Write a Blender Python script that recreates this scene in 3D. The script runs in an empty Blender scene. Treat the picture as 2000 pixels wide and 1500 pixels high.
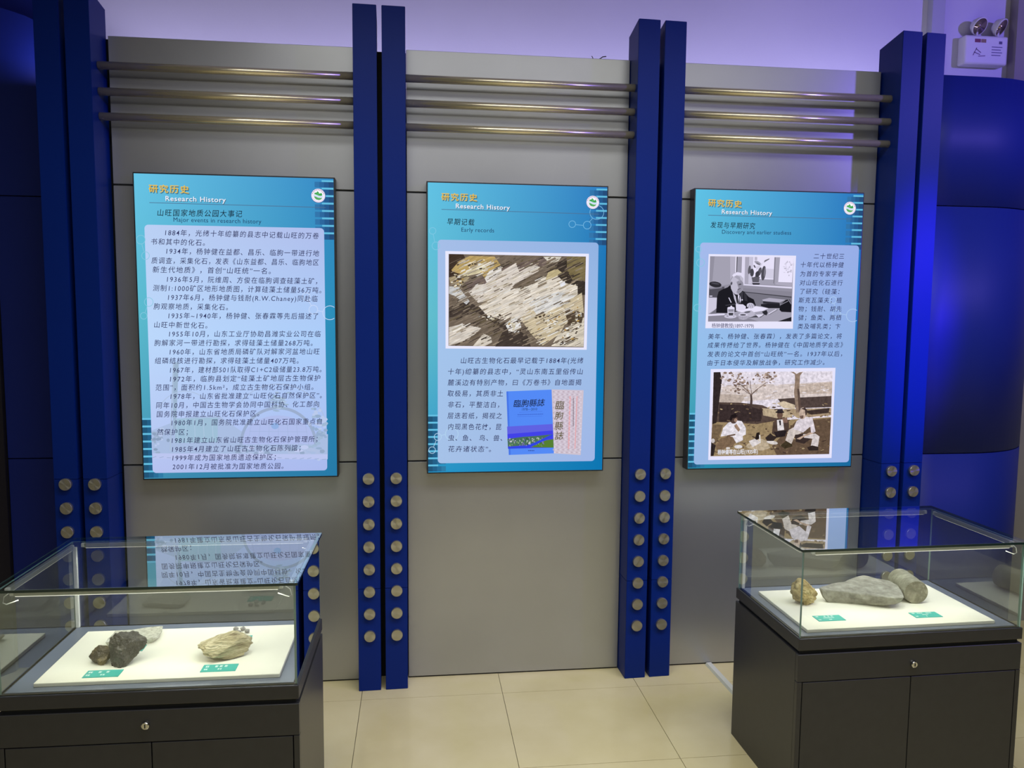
import bpy, bmesh, math, random
from mathutils import Vector, Matrix, noise

# ------------------------------------------------------------------ camera, world, lights, exposure
scene = bpy.context.scene
COL = scene.collection
FPX = 1550.914
CAM = Vector((0.04517, -3.64575, 1.73394))
CR = Vector((0.99291105, -0.1185793, 0.00816098))
CU = Vector((0.00280169, 0.09199049, 0.99575594))
CF = Vector((0.11882678, 0.98867421, -0.0916706))
cd = bpy.data.cameras.new('camera')
cam = bpy.data.objects.new('camera', cd)
COL.objects.link(cam)
cd.sensor_width = 36.0
cd.lens = 36.0 * FPX / 2000.0
cd.clip_start = 0.05
m3 = Matrix((CR, CU, -CF)).transposed()
cam.matrix_world = Matrix.Translation(CAM) @ m3.to_4x4()
scene.camera = cam

vs = scene.view_settings
vs.view_transform = 'Standard'
vs.look = 'None'
vs.gamma = 1.0
vs.use_curve_mapping = False
vs.exposure = 0.0
scene.cycles.transparent_max_bounces = 40
scene.cycles.max_bounces = 10
scene.cycles.sample_clamp_indirect = 6.0

world = bpy.data.worlds.new('world')
scene.world = world
world.use_nodes = True
world.node_tree.nodes['Background'].inputs[0].default_value = (0.5, 0.52, 0.6, 1)
world.node_tree.nodes['Background'].inputs[1].default_value = 0.05


def area(name, loc, target, sx, sy, power, col, spread=180):
    l = bpy.data.lights.new(name, 'AREA')
    l.shape = 'RECTANGLE'
    l.size = sx
    l.size_y = sy
    l.energy = power
    l.color = col
    l.spread = math.radians(spread)
    o = bpy.data.objects.new(name, l)
    COL.objects.link(o)
    o.location = loc
    d = Vector(target) - Vector(loc)
    o.rotation_euler = d.to_track_quat('-Z', 'Y').to_euler()
    return o


def spot(name, loc, target, power, col, angle, blend, size):
    l = bpy.data.lights.new(name, 'SPOT')
    l.energy = power
    l.color = col
    l.spot_size = math.radians(angle)
    l.spot_blend = blend
    l.shadow_soft_size = size
    o = bpy.data.objects.new(name, l)
    COL.objects.link(o)
    o.location = loc
    d = Vector(target) - Vector(loc)
    o.rotation_euler = d.to_track_quat('-Z', 'Y').to_euler()
    return o


# ceiling panels of the hall (behind and above the viewer), and the coloured wash lamps
area('ceiling_lamp_far', (0.8, -5.6, 3.65), (0.8, -5.6, 0), 6.0, 2.4, 85, (1.0, 0.99, 0.96))
area('ceiling_lamp_near', (1.0, -1.75, 3.65), (1.0, -1.75, 0), 3.8, 0.7, 66, (1.0, 0.99, 0.96), 142)
spot('purple_wash_lamp', (4.3, -2.1, 3.3), (1.8, 0.1, 2.7), 200, (0.24, 0.17, 1.0), 95, 0.8, 0.06)
spot('blue_spot_lamp', (3.9, -2.2, 2.3), (2.46, -0.13, 1.72), 620, (0.05, 0.02, 1.0), 34, 1.0, 0.05).scale = (0.42, 1.0, 1.0)
area('cove_lamp', (0.5, 0.14, 2.78), (0.5, 0.42, 3.5), 4.4, 0.05, 10.5, (0.66, 0.62, 1.0))


# ------------------------------------------------------------------ helpers
def ray(px, py):
    return CF + CR * ((px - 1000) / FPX) - CU * ((py - 750) / FPX)


def at_z(px, py, z):
    d = ray(px, py)
    return CAM + d * ((z - CAM.z) / d.z)


def at_y(px, py, y):
    d = ray(px, py)
    return CAM + d * ((y - CAM.y) / d.y)


def s2l(c):
    c = c / 255.0
    return c / 12.92 if c <= 0.04045 else ((c + 0.055) / 1.055) ** 2.4


def lin(r, g, b):
    return (s2l(r), s2l(g), s2l(b), 1.0)


MATS = {}


def mat(name, base=(0.5, 0.5, 0.5, 1), rough=0.5, metal=0.0, spec=0.5, nscale=0, namp=0.0, bump=0.0, bscale=60,
        emis=None, estr=0.0, coat=0.0, stretch=None):
    if name in MATS:
        return MATS[name]
    m = bpy.data.materials.new(name)
    m.use_nodes = True
    nt = m.node_tree
    b = nt.nodes['Principled BSDF']
    b.inputs['Base Color'].default_value = base
    b.inputs['Roughness'].default_value = rough
    b.inputs['Metallic'].default_value = metal
    b.inputs['Specular IOR Level'].default_value = spec
    b.inputs['Coat Weight'].default_value = coat
    if emis:
        b.inputs['Emission Color'].default_value = emis
        b.inputs['Emission Strength'].default_value = estr
    if nscale or bump:
        tc = nt.nodes.new('ShaderNodeTexCoord')
        mp = nt.nodes.new('ShaderNodeMapping')
        nt.links.new(tc.outputs['Object'], mp.inputs['Vector'])
        if stretch:
            mp.inputs['Scale'].default_value = stretch
    if nscale:
        n = nt.nodes.new('ShaderNodeTexNoise')
        n.inputs['Scale'].default_value = nscale
        n.inputs['Detail'].default_value = 6
        nt.links.new(mp.outputs[0], n.inputs['Vector'])
        r = nt.nodes.new('ShaderNodeValToRGB')
        r.color_ramp.elements[0].position = 0.3
        r.color_ramp.elements[1].position = 0.7
        r.color_ramp.elements[0].color = tuple(max(0, c * (1 - namp)) for c in base[:3]) + (1,)
        r.color_ramp.elements[1].color = tuple(min(1, c * (1 + namp)) for c in base[:3]) + (1,)
        nt.links.new(n.outputs['Fac'], r.inputs[0])
        nt.links.new(r.outputs[0], b.inputs['Base Color'])
    if bump:
        n2 = nt.nodes.new('ShaderNodeTexNoise')
        n2.inputs['Scale'].default_value = bscale
        n2.inputs['Detail'].default_value = 5
        nt.links.new(mp.outputs[0], n2.inputs['Vector'])
        bp = nt.nodes.new('ShaderNodeBump')
        bp.inputs['Strength'].default_value = bump
        bp.inputs['Distance'].default_value = 0.01
        nt.links.new(n2.outputs['Fac'], bp.inputs['Height'])
        nt.links.new(bp.outputs[0], b.inputs['Normal'])
    MATS[name] = m
    return m


def glow(name, col, strength=1.0):
    if name in MATS:
        return MATS[name]
    m = bpy.data.materials.new(name)
    m.use_nodes = True
    nt = m.node_tree
    nt.nodes.clear()
    e = nt.nodes.new('ShaderNodeEmission')
    e.inputs[0].default_value = col
    e.inputs[1].default_value = strength
    o = nt.nodes.new('ShaderNodeOutputMaterial')
    nt.links.new(e.outputs[0], o.inputs[0])
    MATS[name] = m
    return m


def glass(name, tint, tint_edge=False):
    """Clear pane: transparent with a mirror reflection that follows Fresnel on the outer side of each face."""
    if name in MATS:
        return MATS[name]
    m = bpy.data.materials.new(name)
    m.use_nodes = True
    nt = m.node_tree
    nt.nodes.clear()
    t = nt.nodes.new('ShaderNodeBsdfTransparent')
    t.inputs[0].default_value = tint
    g = nt.nodes.new('ShaderNodeBsdfGlossy')
    g.inputs['Roughness'].default_value = 0.0
    g.inputs[0].default_value = (0.95, 1.0, 0.98, 1)
    f = nt.nodes.new('ShaderNodeFresnel')
    f.inputs[0].default_value = 1.52
    geo = nt.nodes.new('ShaderNodeNewGeometry')
    inv = nt.nodes.new('ShaderNodeMath')
    inv.operation = 'SUBTRACT'
    inv.inputs[0].default_value = 1.0
    nt.links.new(geo.outputs['Backfacing'], inv.inputs[1])
    mu = nt.nodes.new('ShaderNodeMath')
    mu.operation = 'MULTIPLY'
    nt.links.new(f.outputs[0], mu.inputs[0])
    nt.links.new(inv.outputs[0], mu.inputs[1])
    m2 = nt.nodes.new('ShaderNodeMath')
    m2.operation = 'MULTIPLY'
    m2.use_clamp = True
    m2.inputs[1].default_value = 2.5
    nt.links.new(mu.outputs[0], m2.inputs[0])
    mx = nt.nodes.new('ShaderNodeMixShader')
    nt.links.new(m2.outputs[0], mx.inputs[0])
    nt.links.new(t.outputs[0], mx.inputs[1])
    nt.links.new(g.outputs[0], mx.inputs[2])
    o = nt.nodes.new('ShaderNodeOutputMaterial')
    nt.links.new(mx.outputs[0], o.inputs[0])
    MATS[name] = m
    return m


def put(name, bm, material, parent=None, smooth=False, mesh_only=False):
    me = bpy.data.meshes.new(name)
    bm.to_mesh(me)
    bm.free()
    for mm in (material if isinstance(material, (list, tuple)) else [material]):
        me.materials.append(mm)
    if smooth:
        for p in me.polygons:
            p.use_smooth = True
    if mesh_only:
        return me
    return link(name, me, parent)


def link(name, me, parent=None):
    o = bpy.data.objects.new(name, me)
    COL.objects.link(o)
    if parent:
        o.parent = parent
    return o


def tag(o, label, cat, group=None, kind=None):
    o['label'] = label
    o['category'] = cat
    if group:
        o['group'] = group
    if kind:
        o['kind'] = kind
    return o


def empty(name, loc, rz=0.0):
    o = bpy.data.objects.new(name, None)
    COL.objects.link(o)
    o.location = loc
    o.rotation_euler = (0, 0, rz)
    o.empty_display_size = 0.1
    return o


def box(bm, x0, x1, y0, y1, z0, z1, mi=0):
    v = [bm.verts.new(p) for p in ((x0, y0, z0), (x1, y0, z0), (x1, y1, z0), (x0, y1, z0),
                                   (x0, y0, z1), (x1, y0, z1), (x1, y1, z1), (x0, y1, z1))]
    fs = []
    for q in ((3, 2, 1, 0), (4, 5, 6, 7), (0, 1, 5, 4), (1, 2, 6, 5), (2, 3, 7, 6), (3, 0, 4, 7)):
        f = bm.faces.new([v[i] for i in q])
        f.material_index = mi
        fs.append(f)
    return fs


def bbox(x0, x1, y0, y1, z0, z1, bevel=0.0, seg=2):
    bm = bmesh.new()
    box(bm, x0, x1, y0, y1, z0, z1)
    if bevel:
        bmesh.ops.bevel(bm, geom=bm.edges[:], offset=bevel, segments=seg, profile=0.5, affect='EDGES')
    return bm


def tube(bm, pts, r, n=10, caps=True):
    pts = [Vector(p) for p in pts]
    rings = []
    for i, p in enumerate(pts):
        a = pts[max(0, i - 1)]
        b = pts[min(len(pts) - 1, i + 1)]
        d = (b - a).normalized()
        up = Vector((0, 0, 1)) if abs(d.z) < 0.95 else Vector((1, 0, 0))
        u = d.cross(up).normalized()
        w = u.cross(d).normalized()
        rings.append([bm.verts.new(p + (u * math.cos(t) + w * math.sin(t)) * r)
                      for t in [2 * math.pi * k / n for k in range(n)]])
    for i in range(len(rings) - 1):
        for k in range(n):
            f = bm.faces.new((rings[i][k], rings[i][(k + 1) % n], rings[i + 1][(k + 1) % n], rings[i + 1][k]))
            f.smooth = True
    if caps:
        bm.faces.new(rings[0])
        bm.faces.new(rings[-1][::-1])
    bmesh.ops.recalc_face_normals(bm, faces=bm.faces[:])


def lathe(bm, prof, axis='y', n=28):
    """prof: list of (radius, height) turned about the given axis."""
    rings = []
    for r, h in prof:
        ring = []
        for k in range(n):
            t = 2 * math.pi * k / n
            c, s = r * math.cos(t), r * math.sin(t)
            ring.append(bm.verts.new((c, h, s) if axis == 'y' else (c, s, h)))
        rings.append(ring)
    for i in range(len(rings) - 1):
        for k in range(n):
            bm.faces.new((rings[i][k], rings[i][(k + 1) % n], rings[i + 1][(k + 1) % n], rings[i + 1][k]))
    bm.faces.new(rings[0])
    bm.faces.new(rings[-1][::-1])
    bmesh.ops.recalc_face_normals(bm, faces=bm.faces[:])


# ------------------------------------------------------------------ materials
M_PANEL = mat('grey_satin_panel', lin(180, 182, 185), 0.31, 0.72, 0.5, 2.0, 0.05, 0.02, 220)
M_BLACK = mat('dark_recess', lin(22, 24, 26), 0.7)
M_BLUE = mat('blue_painted_metal', lin(6, 39, 122), 0.42, 0.0, 0.16, 1.5, 0.06, 0.03, 160)
M_BLUE2 = mat('blue_gloss_panel', lin(22, 40, 126), 0.5, 0.0, 0.3, 1.2, 0.05)
M_DISC = mat('brushed_disc_metal', lin(190, 186, 168), 0.3, 0.85, 0.5)
M_RAIL = mat('brass_toned_steel', lin(226, 216, 186), 0.24, 0.75, 0.5)
M_PLASTER = mat('lavender_plaster', lin(212, 210, 220), 0.85, 0, 0.3, 1.2, 0.05, 0.05, 90)
M_FLOORBASE = mat('tile_grout', lin(120, 110, 88), 0.8)
M_BLACKCAB = mat('black_cabinet_laminate', lin(52, 52, 53), 0.33, 0, 0.35, 30, 0.06)
M_DECK = mat('blue_grey_deck', lin(104, 112, 130), 0.3, 0.0, 0.5)
M_BOARD = mat('white_board', lin(236, 233, 218), 0.8, 0, 0.2, 3, 0.02)
M_EDGE = mat('green_glass_edge', lin(20, 46, 44), 0.08, 0, 0.8)
M_EDGEL = mat('pale_glass_edge', lin(128, 160, 155), 0.1, 0, 0.8)
M_GLASS = glass('clear_glass', (0.955, 0.98, 0.965, 1))
M_ALU = mat('aluminium_strip', lin(190, 192, 186), 0.35, 0.6)
M_CHROME = mat('chrome_lock', lin(200, 200, 200), 0.12, 1.0)
M_WHITEP = mat('white_plastic', lin(225, 225, 220), 0.45)
M_TEAL = mat('teal_card', lin(60, 176, 164), 0.6)
M_LED = glow('led_diffuser', (1.0, 0.96, 0.8, 1), 1.3)
M_FRAME = mat('dark_light_box_frame', lin(58, 60, 64), 0.4, 0.3)


def floor_tile_mat():
    m = mat('beige_polished_tile', lin(196, 182, 140), 0.1, 0, 0.5)
    nt = m.node_tree
    b = nt.nodes['Principled BSDF']
    tc = nt.nodes.new('ShaderNodeTexCoord')
    oi = nt.nodes.new('ShaderNodeObjectInfo')
    ad = nt.nodes.new('ShaderNodeVectorMath')
    ad.operation = 'ADD'
    nt.links.new(tc.outputs['Object'], ad.inputs[0])
    nt.links.new(oi.outputs['Location'], ad.inputs[1])
    n = nt.nodes.new('ShaderNodeTexNoise')
    n.inputs['Scale'].default_value = 3.0
    n.inputs['Detail'].default_value = 7
    nt.links.new(ad.outputs[0], n.inputs['Vector'])
    r = nt.nodes.new('ShaderNodeValToRGB')
    r.color_ramp.elements[0].position = 0.35
    r.color_ramp.elements[1].position = 0.68
    r.color_ramp.elements[0].color = lin(212, 199, 150)
    r.color_ramp.elements[1].color = lin(223, 211, 167)
    nt.links.new(n.outputs['Fac'], r.inputs[0])
    nt.links.new(r.outputs[0], b.inputs['Base Color'])
    r2 = nt.nodes.new('ShaderNodeMapRange')
    r2.inputs['To Min'].default_value = 0.1
    r2.inputs['To Max'].default_value = 0.2
    nt.links.new(n.outputs['Fac'], r2.inputs['Value'])
    nt.links.new(r2.outputs[0], b.inputs['Roughness'])
    return m


M_TILE = floor_tile_mat()

# ------------------------------------------------------------------ room shell
XL, XR, YB, YF, ZC = -4.0, 5.4, 0.42, -7.5, 3.75


def struct(name, bm, m, label, parent=None):
    o = put(name, bm, m, parent)
    if not parent:
        o['kind'] = 'structure'
        o['label'] = label
    return o


floor = struct('floor', bbox(XL, XR, YF, YB, -0.06, -0.008), M_FLOORBASE, 'beige polished stone tile floor in front of the display wall')
TX0, TY0, TW, TD = -0.206, -0.194, 0.634, 0.6
tile_me = put('tile', bbox(0.0012, TW - 0.0012, 0.0012, TD - 0.0012, -0.008, 0.0), M_TILE, mesh_only=True)
for i in range(-4, 7):
    for j in range(-7, 1):
        x = TX0 + i * TW
        y = TY0 + j * TD
        if j == 0:
            continue
        t = link('tile', tile_me, floor)
        t.location = (x, y, 0)
# cut row against the wall
cut_me = put('tile', bbox(0.0012, TW - 0.0012, 0.0012, 0.2, -0.008, 0.0), M_TILE, mesh_only=True)
for i in range(-4, 7):
    t = link('tile', cut_me, floor)
    t.location = (TX0 + i * TW, TY0, 0)
bm = bmesh.new()
box(bm, XL, XR, YF, TY0 - 7 * TD, -0.008, 0)
box(bm, XL, XR, TY0 + 0.2, YB, -0.008, 0)
struct('tile', bm, M_TILE, '', floor)
struct('wall_back', bbox(XL, XR, YB, YB + 0.1, 0, ZC), M_PLASTER, 'pale plaster wall above and behind the display wall, washed in purple light')
struct('wall_left', bbox(XL - 0.1, XL, YF, YB, 0, ZC), mat('dim_wall', lin(120, 120, 126), 0.85, 0, 0.2, 1, 0.04), 'plain side wall on the left, outside the view')
struct('wall_right', bbox(XR, XR + 0.1, YF, YB, 0, ZC), MATS['dim_wall'], 'plain side wall on the right, outside the view')
struct('wall_front', bbox(XL, XR, YF - 0.1, YF, 0, ZC), MATS['dim_wall'], 'plain wall behind the viewer')
struct('ceiling', bbox(XL, XR, YF, YB, ZC, ZC + 0.1), mat('ceiling_paint', lin(150, 150, 155), 0.9, 0, 0.2, 1, 0.03), 'painted hall ceiling above the frame')
# pilaster beyond the curved column
struct('trim_1', bbox(3.20, 3.62, 0.36, YB, 0, ZC), mat('grey_pilaster', lin(150, 146, 140), 0.8, 0, 0.3, 2, 0.05), 'grey plaster pilaster at the right edge of the view')

# ------------------------------------------------------------------ display wall
ZS1, ZS2, ZT = 1.04, 2.26, 2.875
BAYS = ((-1.245, -0.2225), (0.002, 1.0125), (1.243, 2.232))
WL = ['left bay of the grey panelled wall behind the first light box', 'middle bay of the grey panelled wall behind the second light box',
      'right bay of the grey panelled wall behind the third light box']
for bi, (x0, x1) in enumerate(BAYS):
    wall = struct('wall_display', bbox(x0 + 0.001, x1 - 0.001, 0.006, 0.09, 0.0, ZT - 0.004), M_BLACK, WL[bi])
    for z0, z1 in ((0.007, ZS1 - 0.004), (ZS1 + 0.003, ZS2 - 0.004), (ZS2 + 0.003, ZT)):
        put('panel', bbox(x0, x1, 0.0, 0.0195, z0, z1, 0.0015, 1), M_PANEL, wall)
# dark strips behind the slits between paired posts
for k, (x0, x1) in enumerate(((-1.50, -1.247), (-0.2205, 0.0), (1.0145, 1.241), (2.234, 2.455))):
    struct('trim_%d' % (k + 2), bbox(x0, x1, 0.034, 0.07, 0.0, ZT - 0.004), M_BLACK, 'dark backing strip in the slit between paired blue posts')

# curved blue column panels to the right of the last post
SX, RC = 2.80, 0.59
for z0, z1 in ((0.007, ZS1 - 0.003), (ZS1 + 0.002, ZS2 - 0.003), (ZS2 + 0.002, ZT)):
    bm = bmesh.new()
    pl = [(2.46, 0.0), (2.62, 0.0)]
    for k in range(25):
        a = math.radians(92 * k / 24)
        pl.append((SX + RC * math.sin(a), RC - RC * math.cos(a)))
    inner = [(2.46, 0.02), (2.62, 0.02)]
    for k in range(25):
        a = math.radians(92 * k / 24)
        inner.append((SX + (RC - 0.02) * math.sin(a), RC - (RC - 0.02) * math.cos(a)))
    poly = pl + inner[::-1]
    lo = [bm.verts.new((x, y, z0)) for x, y in poly]
    hi = [bm.verts.new((x, y, z1)) for x, y in poly]
    n = len(poly)
    h = n // 2
    for k in range(n):
        f = bm.faces.new((lo[k], lo[(k + 1) % n], hi[(k + 1) % n], hi[k]))
        f.smooth = k < h - 1
    for k in range(h - 1):
        bm.faces.new((hi[k], hi[k + 1], hi[n - 2 - k], hi[n - 1 - k]))
        bm.faces.new((lo[n - 1 - k], lo[n - 2 - k], lo[k + 1], lo[k]))
    bmesh.ops.recalc_face_normals(bm, faces=bm.faces[:])
    if z0 < 0.1:
        colw = put('wall_curved', bm, M_BLUE2)
        colw['kind'] = 'structure'
        colw['label'] = 'glossy blue curved column cladding right of the last blue post'
    else:
        put('panel', bm, M_BLUE2, colw)

# blue recess panels left of the first post, with a dark return
wl = struct('wall_recess', bbox(-2.6, -1.47, 0.36, 0.40, 0.0, 3.6), M_BLUE2, 'dark blue recessed wall left of the first blue post')
for z0, z1 in ((0.007, 1.022), (1.027, 2.235)):
    put('panel', bbox(-1.858, -1.40, 0.28, 0.3, z0, z1, 0.001, 1), M_BLUE2, wl)
bm = bmesh.new()
prof = [(-1.858, 2.24), (-1.40, 2.24), (-1.40, 2.9), (-1.62, 3.0), (-1.70, 3.035), (-1.858, 3.08)]
fr = [bm.verts.new((x, 0.28, z)) for x, z in prof]
bk = [bm.verts.new((x, 0.30, z)) for x, z in prof]
bm.faces.new(fr)
bm.faces.new(bk[::-1])
for k in range(6):
    bm.faces.new((fr[(k + 1) % 6], fr[k], bk[k], bk[(k + 1) % 6]))
bmesh.ops.recalc_face_normals(bm, faces=bm.faces[:])
put('panel', bm, M_BLUE2, wl)
bm = bmesh.new()
box(bm, -2.5, -1.862, 0.26, 0.34, 0, 3.6)
for v in bm.verts:
    if v.co.x < -2.4:
        v.co.y -= 0.9
put('panel', bm, mat('dark_brown_panel', lin(44, 40, 44), 0.5), wl)

# ------------------------------------------------------------------ blue posts with stud discs
disc_bm = bmesh.new()
lathe(disc_bm, [(0.0255, 0.0), (0.0262, -0.004), (0.0262, -0.012), (0.0245, -0.0145)], 'y', 32)


def disc_material():
    m = M_DISC
    nt = m.node_tree
    b = nt.nodes['Principled BSDF']
    tan = nt.nodes.new('ShaderNodeTangent')
    tan.direction_type = 'RADIAL'
    tan.axis = 'Y'
    b.inputs['Anisotropic'].default_value = 0.95
    nt.links.new(tan.outputs[0], b.inputs['Tangent'])
    return m


DISC_ME = put('stud_disc', disc_bm, disc_material(), mesh_only=True)
for p in DISC_ME.polygons:
    p.use_smooth = False
PW, PG = 0.1, 0.0215
post_names = ['first', 'second', 'third', 'fourth']
# (front-left corner x, y, rotation deg, depth, joint height)
POSTS = [((-1.488, -0.118), -4.0, 1.005), ((-0.2215, -0.1115), 1.5, 0.478), ((1.0195, -0.1125), 2.4, 0.475), ((2.2475, -0.138), 4.0, 1.02)]
LBL = [
    ('blue post with brushed discs, left of the far left pair, beside the dark recess',
     'blue post with brushed discs, right of the far left pair, where the first rails begin'),
    ('blue post with brushed discs, left of the pair between the first and second light boxes',
     'blue post with brushed discs, right of the pair between the first and second light boxes'),
    ('blue post with brushed discs, left of the pair between the second and third light boxes',
     'blue post with brushed discs, right of the pair between the second and third light boxes'),
    ('blue post with brushed discs, left of the far right pair, where the last rails end',
     'blue post with brushed discs, right of the far right pair, beside the curved column')]
ZP_F, ZP_B = 3.02, 2.985
for pi, ((fx, fy), rot, zj) in enumerate(POSTS):
    r = math.radians(rot)
    dep = -fy + 0.03
    for s in (0, 1):
        off = s * (PW + PG)
        e = empty('blue_post', (fx + math.cos(r) * (off + PW / 2), fy + math.sin(r) * (off + PW / 2), 0), r)
        tag(e, LBL[pi][s], 'post', 'blue posts along the display wall')
        for z0, z1 in ((0.0, zj), (zj + 0.0012, ZP_F)):
            bm = bmesh.new()
            box(bm, -PW / 2, PW / 2, 0, dep, z0, z1)
            if z1 > 2:
                for v in bm.verts:
                    if v.co.z > 2 and v.co.y > 0.05:
                        v.co.z = ZP_B
            bmesh.ops.bevel(bm, geom=bm.edges[:], offset=0.0015, segments=2, affect='EDGES')
            put('post_shaft', bm, M_BLUE, e)
        for k in range(8):
            d = link('stud_disc', DISC_ME, e)
            d.location = (0.0015, 0, 0.985 - k * 0.1035)
            d.rotation_euler = (0, random.Random(pi * 16 + s * 8 + k).uniform(0, 3.14), 0)

# ------------------------------------------------------------------ rails
RL = ['top', 'middle', 'bottom']
RB = [(-1.262, -0.221, 'left bay above the first light box'), (0.0, 1.019, 'middle bay above the second light box'),
      (1.241, 2.243, 'right bay above the third light box')]
for bi, (x0, x1, wh) in enumerate(RB):
    for k, z in enumerate((2.733, 2.628, 2.527)):
        bm = bmesh.new()
        tube(bm, [(x0, -0.070, z), (x1, -0.070, z)], 0.0165, 24)
        o = put('wall_rail', bm, M_RAIL)
        tag(o, '%s brass-toned steel rail in the %s' % (RL[k], wh), 'rail', 'horizontal rails across the wall bays')

# ------------------------------------------------------------------ printing helpers
PRINT = {}


def print_mat(noise_amt=0.0, name='print_ink', scale=(1, 1, 1), nscale=40):
    if name in MATS:
        return MATS[name]
    m = bpy.data.materials.new(name)
    m.use_nodes = True
    nt = m.node_tree
    nt.nodes.clear()
    a = nt.nodes.new('ShaderNodeAttribute')
    a.attribute_name = 'ink'
    e = nt.nodes.new('ShaderNodeEmission')
    o = nt.nodes.new('ShaderNodeOutputMaterial')
    if noise_amt:
        tc = nt.nodes.new('ShaderNodeTexCoord')
        mp = nt.nodes.new('ShaderNodeMapping')
        mp.inputs['Rotation'].default_value = (0, scale[2], 0)
        mp2 = nt.nodes.new('ShaderNodeMapping')
        mp2.inputs['Scale'].default_value = (scale[0], 1, scale[1])
        n = nt.nodes.new('ShaderNodeTexNoise')
        n.inputs['Scale'].default_value = nscale
        n.inputs['Detail'].default_value = 8
        n.inputs['Roughness'].default_value = 0.65
        r = nt.nodes.new('ShaderNodeMapRange')
        r.inputs['From Min'].default_value = 0.3
        r.inputs['From Max'].default_value = 0.7
        r.inputs['To Min'].default_value = 1 - noise_amt
        r.inputs['To Max'].default_value = 1 + noise_amt * 0.5
        mu = nt.nodes.new('ShaderNodeVectorMath')
        mu.operation = 'SCALE'
        nt.links.new(tc.outputs['Object'], mp.inputs[0])
        nt.links.new(mp.outputs[0], mp2.inputs[0])
        nt.links.new(mp2.outputs[0], n.inputs['Vector'])
        nt.links.new(n.outputs['Fac'], r.inputs['Value'])
        nt.links.new(a.outputs['Color'], mu.inputs[0])
        nt.links.new(r.outputs[0], mu.inputs['Scale'])
        nt.links.new(mu.outputs[0], e.inputs[0])
    else:
        nt.links.new(a.outputs['Color'], e.inputs[0])
    nt.links.new(e.outputs[0], o.inputs[0])
    MATS[name] = m
    return m


def homography(src, dst):
    A, b = [], []
    for (x, y), (u, v) in zip(src, dst):
        A.append([x, y, 1, 0, 0, 0, -u * x, -u * y]); b.append(u)
        A.append([0, 0, 0, x, y, 1, -v * x, -v * y]); b.append(v)
    n = 8
    for i in range(n):
        p = max(range(i, n), key=lambda r: abs(A[r][i]))
        A[i], A[p] = A[p], A[i]
        b[i], b[p] = b[p], b[i]
        for r in range(n):
            if r != i:
                f = A[r][i] / A[i][i]
                for c in range(i, n):
                    A[r][c] -= f * A[i][c]
                b[r] -= f * b[i]
    h = [b[i] / A[i][i] for i in range(n)]
    return lambda x, y: ((h[0] * x + h[1] * y + h[2]) / (h[6] * x + h[7] * y + 1),
                         (h[3] * x + h[4] * y + h[5]) / (h[6] * x + h[7] * y + 1))


class Sheet:
    """Flat print drawn as coloured polygons; coordinates come through a mapping to metres on the sheet."""

    def __init__(self, fn, y0, step=0.00001):
        self.fn, self.y, self.step, self.clip = fn, y0, step, None
        self.v, self.f, self.c = [], [], []

    def poly(self, pts, col, raw=False):
        if self.clip:
            us = [self.fn(*p)[0] for p in pts]
            if min(us) < self.clip[0] or max(us) > self.clip[1]:
                return
        i = len(self.v)
        for p in pts:
            u, w = p if raw else self.fn(*p)
            self.v.append((u, self.y, w))
        self.f.append(list(range(i, i + len(pts))))
        self.c.append(lin(*col))
        self.y -= self.step

    def ell(self, cx, cy, rx, ry, col, ang=0, n=20):
        a = math.radians(ang)
        self.poly([(cx + rx * math.cos(t) * math.cos(a) - ry * math.sin(t) * math.sin(a),
                    cy + rx * math.cos(t) * math.sin(a) + ry * math.sin(t) * math.cos(a))
                   for t in [2 * math.pi * k / n for k in range(n)]], col)

    def ring(self, cx, cy, r, w, col, a0=0, a1=360, n=36):
        full = abs(a1 - a0) >= 360
        y = self.y
        for k in range(n):
            t0 = math.radians(a0 + (a1 - a0) * k / n)
            t1 = math.radians(a0 + (a1 - a0) * (k + 1) / n)
            self.y = y
            self.poly([(cx + (r - w) * math.cos(t0), cy + (r - w) * math.sin(t0)), (cx + r * math.cos(t0), cy + r * math.sin(t0)),
                       (cx + r * math.cos(t1), cy + r * math.sin(t1)), (cx + (r - w) * math.cos(t1), cy + (r - w) * math.sin(t1))], col)

    def line(self, x0, y0, x1, y1, w, col):
        d = math.hypot(x1 - x0, y1 - y0) or 1
        nx, ny = -(y1 - y0) / d * w / 2, (x1 - x0) / d * w / 2
        self.poly([(x0 + nx, y0 + ny), (x1 + nx, y1 + ny), (x1 - nx, y1 - ny), (x0 - nx, y0 - ny)], col)

    def build(self, name, parent, material=None):
        me = bpy.data.meshes.new(name)
        me.from_pydata(self.v, [], self.f)
        at = me.attributes.new('ink', 'FLOAT_COLOR', 'FACE')
        for i, c in enumerate(self.c):
            at.data[i].color = c
        me.materials.append(material or print_mat())
        return link(name, me, parent)


def glyphs(text, bold=0.0, space=1.0):
    cu = bpy.data.curves.new('t', 'FONT')
    cu.body = text
    cu.size = 1.0
    cu.resolution_u = 3
    cu.fill_mode = 'FRONT'
    cu.offset = bold
    cu.space_character = space
    ob = bpy.data.objects.new('t', cu)
    COL.objects.link(ob)
    dg = bpy.context.evaluated_depsgraph_get()
    me = bpy.data.meshes.new_from_object(ob.evaluated_get(dg))
    bpy.data.objects.remove(ob)
    bpy.data.curves.remove(cu)
    return me


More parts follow.
